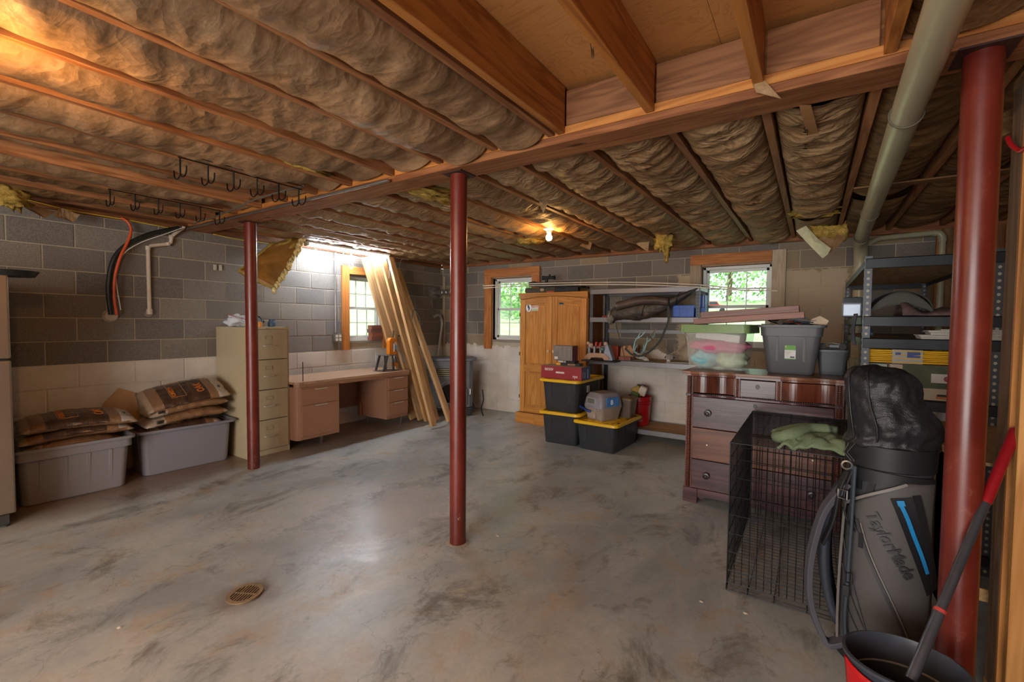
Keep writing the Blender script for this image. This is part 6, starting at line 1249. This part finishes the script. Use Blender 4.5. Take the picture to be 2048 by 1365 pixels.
def ribbon(nm, pts, w, off, m, par=G, th=.002): # pts (s, z) in order, surface-following strip
    P_ = [(Vector((a, c, 0))) for a, c in pts]; P_ = cord(None, '', P_, 0, None, sub=6); b = M(); L = []
    for i, p in enumerate(P_):
        d = (P_[min(i+1, len(P_)-1)]-P_[max(i-1, 0)]); ds = Vector((d.x*.13, d.y, 0)).normalized(); n = Vector((-ds.y/.13, ds.x, 0))*w/2
        L.append([body(p.x+n.x, p.y+n.y, off), body(p.x-n.x, p.y-n.y, off), body(p.x-n.x, p.y-n.y, off+th), body(p.x+n.x, p.y+n.y, off+th)])
    b.loft(L); return b.build(nm, m, par, smooth=30)
ribbon('pocket_piping', [(-.93, .07), (-.95, .35), (-.95, .64), (-.86, .675), (-.35, .735), (.33, .80)], .010, .026, plain('#77716d', .5))
ribbon('dark_stripe', [(.26, .745), (.46, .66), (.70, .55), (.93, .45), (1.10, .38)], .062, .0235, MB4)
ribbon('blue_zip', [(.24, .715), (.36, .67), (.51, .60), (.68, .53), (.84, .46)], .011, .027, plain('#1e7db8', .4)); ribbon('zip_pull', [(.21, .735), (.25, .715)], .018, .028, plain('#2a86bd', .35))
ribbon('zip', [(-.78, .665), (-.62, .60), (-.45, .55)], .008, .024, MB4); ribbon('zip_pull', [(-.47, .57), (-.46, .51)], .013, .027, MB4)
ribbon('seam', [(-.60, .62), (-.35, .50), (.05, .35), (.38, .23), (.55, .14), (.60, .06)], .009, .0245, plain('#37363a', .5)); ribbon('seam', [(-.50, .61), (-.27, .50), (.12, .35), (.45, .22), (.63, .13), (.66, .06)], .003, .025, plain('#77716d', .5))
for k in range(4): ribbon('quilting_seam', [(-.93+.04*k, .52-.11*k), (-.60+.06*k, .36-.09*k), (-.30+.1*k, .20-.05*k), (-.10+.12*k, .07)], .003, .0235, plain('#434145', .6))
ribbon('dark_zip_panel', [(.52, .76), (.70, .66), (.92, .52), (1.05, .42)], .022, .026, MB4); ribbon('black_band', [(-1.0, .80), (-.4, .805), (.4, .80), (1.2, .79)], .05, .012, MB4)
ribbon('grip_strip', [(-.72, .83), (-.72, .74)], .03, .010, MB4); ribbon('grip_strip', [(-.3, .83), (-.42, .72)], .02, .010, MB4)
ang = math.atan2(-.27, .10)
def tmtext(x, y, z):
    # runs down to the right along the pocket
    a0, z0 = -.42, .655; dx, dz = math.cos(R(-62)), math.sin(R(-62)); ox, oz = -math.sin(R(-62)), math.cos(R(-62)); lx = x*dx+y*ox; lz = x*dz+y*oz
    return body(a0+lx/.15, z0+lz, .0285+z)
text('TaylorMade', .056, plain('#2b2b2e', .5), G, tmtext, bold=.0012, sx=.95)
# left back shell and straps
b = M(); b.grid(lambda u, v: (-.135-.075*math.sin(PI*v)**.6*math.sin(PI*(u*.5+.25)), -.06+.14*u, .13+.60*v), 8, 20); b.build('hip_pad', cloth('#33353f'), G, smooth=60, solid=.03)
def strp(nm, P_, w, m, th=.012):
    P_ = [Vector(p) for p in P_]; P_ = cord(None, '', P_, 0, None, sub=6); q = M(); L = []
    for i, p in enumerate(P_):
        d = (P_[min(i+1, len(P_)-1)]-P_[max(i-1, 0)]).normalized(); s = Vector((.35, -.94, 0)); s = (s-d*s.dot(d)).normalized(); n = s.cross(d).normalized()*th
        L.append([p-s*w/2-n/2, p+s*w/2-n/2, p+s*w/2+n/2, p-s*w/2+n/2])
    q.loft(L); return q.build(nm, m, G, smooth=30, bevel=.003)
strp('shoulder_strap', [(-.12, -.10, .76), (-.17, -.10, .68), (-.205, -.10, .60), (-.235, -.10, .45), (-.245, -.10, .32), (-.235, -.10, .20), (-.20, -.10, .10), (-.165, -.10, .055), (-.10, -.10, .10)], .05, cloth('#4a4850'), .022)
strp('shoulder_strap', [(-.125, -.09, .80), (-.15, -.12, .72), (-.165, -.12, .60), (-.20, -.11, .48)], .035, MB4, .010); strp('webbing', [(-.10, -.12, .84), (-.13, -.13, .72), (-.12, -.14, .62), (-.09, -.13, .57)], .012, MB4, .006)
strp('webbing', [(-.10, -.13, .84), (-.105, -.13, .60), (-.11, -.13, .40), (-.115, -.13, .20), (-.105, -.13, .08)], .026, cloth('#3b444d'), .01)
M().tube([(-.15, -.135, .70), (-.12, -.15, .70), (-.12, -.15, .735), (-.15, -.135, .735)], .004, 6, closed=True).build('buckle', MST, G); M().tube([(-.115, -.145, .36), (-.095, -.15, .36), (-.095, -.15, .40), (-.115, -.145, .40)], .004, 6, closed=True).build('buckle', MBk, G)
M().lathe([(.014, -.003), (.020, 0), (.014, .003)], (-.125, -.125, .835), 20, 'y', close=False).build('ring', MST, G, smooth=60); M().box(-.125, -.15, .30, -.10, -.14, .345).build('side_buckle', MBk, G, bevel=.003)
# hood: centre x, half widths against height
HP = [(.900, .010, .150, .125), (.925, .008, .155, .130), (.945, .015, .140, .120), (.97, .020, .150, .128), (1.005, .020, .156, .132), (1.04, .008, .148, .130), (1.08, -.010, .132, .122), (1.12, -.020, .125, .118), (1.155, -.022, .125, .115), (1.19, -.028, .118, .105), (1.215, -.038, .098, .088), (1.232, -.045, .066, .062), (1.240, -.048, .026, .03)]
b = M(); loops = []
for k, (z, cx, hx, hy) in enumerate(HP):
    loops.append([((lambda rr: (cx+hx*rr*math.cos(a), hy*rr*math.sin(a), z+.008*nz(a*2, z*9)))(1+.07*nz(math.cos(a)*2.3+5, math.sin(a)*2.3, z*9)+.05*nz(math.cos(a)*5, math.sin(a)*5, z*22)*(1 if z < 1.2 else .4))) for a in [2*PI*i/48 for i in range(48)]])
b.loft(loops); h = b.build('rain_hood', MHD, G, smooth=180); sb = h.modifiers.new('sub', 'SUBSURF'); sb.levels = sb.render_levels = 2
dt = bpy.data.textures.new('folds', 'CLOUDS'); dt.noise_scale = .085; dm_ = h.modifiers.new('folds', 'DISPLACE'); dm_.texture = dt; dm_.strength = .034; dm_.mid_level = .5; dm_.texture_coords = 'LOCAL'
b = M(); b.tube([(cx+hx*1.0*math.cos(R(250)), hy*1.06*math.sin(R(250))-.004, z) for z, cx, hx, hy in HP[2:]], .0035, 6); b.build('hood_seam', MBk, G, smooth=60)
b = M(); b.tube([(cx+hx*1.05*math.cos(R(215)), hy*1.08*math.sin(R(215))-.002, z) for z, cx, hx, hy in HP[1:]], .0035, 6); b.build('hood_zip', plain('#0b0b0d', .4), G, smooth=60)
for k in range(2): M().tube([(-.12+.02*k, -.125, .93), (-.135+.01*k, -.13, .89), (-.11+.01*k, -.14, .86)], .004, 6).build('drawcord', MBk, G, smooth=60)
# bucket with pole
t = thing('mop_bucket', 'dark grey plastic bucket with a red front lip at the lower right corner', 'bucket', (.275, 1.865, 0), R(10)); MGB = plain('#3f434b', .3); b = M()
b.lathe([(0, .004), (.115, .004), (.13, .03), (.150, .30), (.158, .335), (.164, .340), (.164, .350), (.155, .352), (.143, .31), (.120, .03), (0, .022)], n=48, sy=.86); b.build('tub', MGB, t, smooth=40)
b = M(); b.lathe([(.1405, .255), (.136, .262), (.1415, .268)], n=48, sy=.86, close=False); b.build('inner_ridge', plain('#8c8f94', .3), t, smooth=40)
b = M(); b.grid(lambda u, v: (lambda a, r, z: (r*math.cos(a), r*.86*math.sin(a), z))(R(188+132*u), .152+.012*v, .22+(.115-.02*math.sin(PI*u))*v), 24, 5); b.build('red_lip', plain('#b5161b', .3), t, smooth=60, solid=.006)
b = M(); b.prism([(.142*math.cos(R(a)), .122*math.sin(R(a))) for a in range(195, 331, 9)], .292, .302); b.build('red_wringer', plain('#b5161b', .3), t, bevel=.003)
t = thing('telescopic_pole', 'grey metal pole with red grip leaning from the bucket against the studs', 'pole'); p0 = px(1822, 1360, 'y', 1.80); p1 = px(2031, 862, 'y', 2.325); t.location = p0; d = p1-p0; pj = lambda k: d*k
def kpx(Y):
    def yy(k): c = p0+d*k-Vector((0, 0, CH)); return 682.5-FPX*c.dot(_u)/c.dot(_fw)
    return min((abs(yy(i/300)-Y), i/300) for i in range(301))[1]
kg, kb = kpx(1003), kpx(1222)
M().tube([pj(0), pj(kb)], .0150, 18).build('lower_tube', plain('#4a4b50', .35, metal=.4), t, smooth=60); M().tube([pj(kb-.006), pj(kb+.006)], .0165, 18).build('red_band', MRD, t, smooth=60); M().tube([pj(kb+.006), pj(kg)], .0135, 18).build('upper_tube', plain('#4a4b50', .35, metal=.4), t, smooth=60)
M().tube([pj(kg-.01), pj(kg), pj(1)], [.0145, .0165, .0165], 18).build('red_grip', plain('#8f141c', .35), t, smooth=60)
# red hook on the stud
o = M().tube(cord(None, '', [(.60, 2.30, 2.03), (.60, 2.34, 2.035), (.598, 2.375, 2.04), (.588, 2.42, 2.075), (.585, 2.455, 2.115)], 0, None, sub=4), .008, 10).build('red_hook', plain('#c41f24', .35), smooth=60); tag(o, 'red vinyl-coated hook screwed into the stud', 'hook')
# twisted rod beyond the stud
rp = [px(1967+ (6-k*.15) if 0 else 1968-k*.25, 840+k*5.2, 'y', 2.56) for k in range(24)]; b = M(); b.tube(rp, .005, 8)
for k in range(46):
    p = rp[0].lerp(rp[-1], k/45); b.tube([(p.x+.0075*math.cos(R(a)), p.y+.0075*math.sin(R(a)), p.z+.003*a/360) for a in range(0, 361, 45)], .0018, 5)
o = b.build('threaded_rod', plain('#9a8f80', .4, metal=.6), smooth=60); tag(o, 'rusty threaded rod standing between the red post and the studs', 'rod')
# crumbs on the floor
for (x, y, w_) in ((1403, 1205, 'in front of the dog crate'), (1491, 1228, 'at the near left corner of the dog crate'), (1370, 1014, 'beside the left foot of the dresser'), (995, 1073, 'a little right of the middle post'), (238, 1257, 'left of the floor drain')):
    p = px(x, y, 'z', .002); o = M().ball((0, 0, .002), .008, 8, 6, (1.4, 1, .3), .6, x).build('plaster_crumb', plain('#d9cdbc', .9), loc=tuple(p)); tag(o, 'pale plaster crumb on the floor '+w_, 'crumb', 'plaster crumbs')
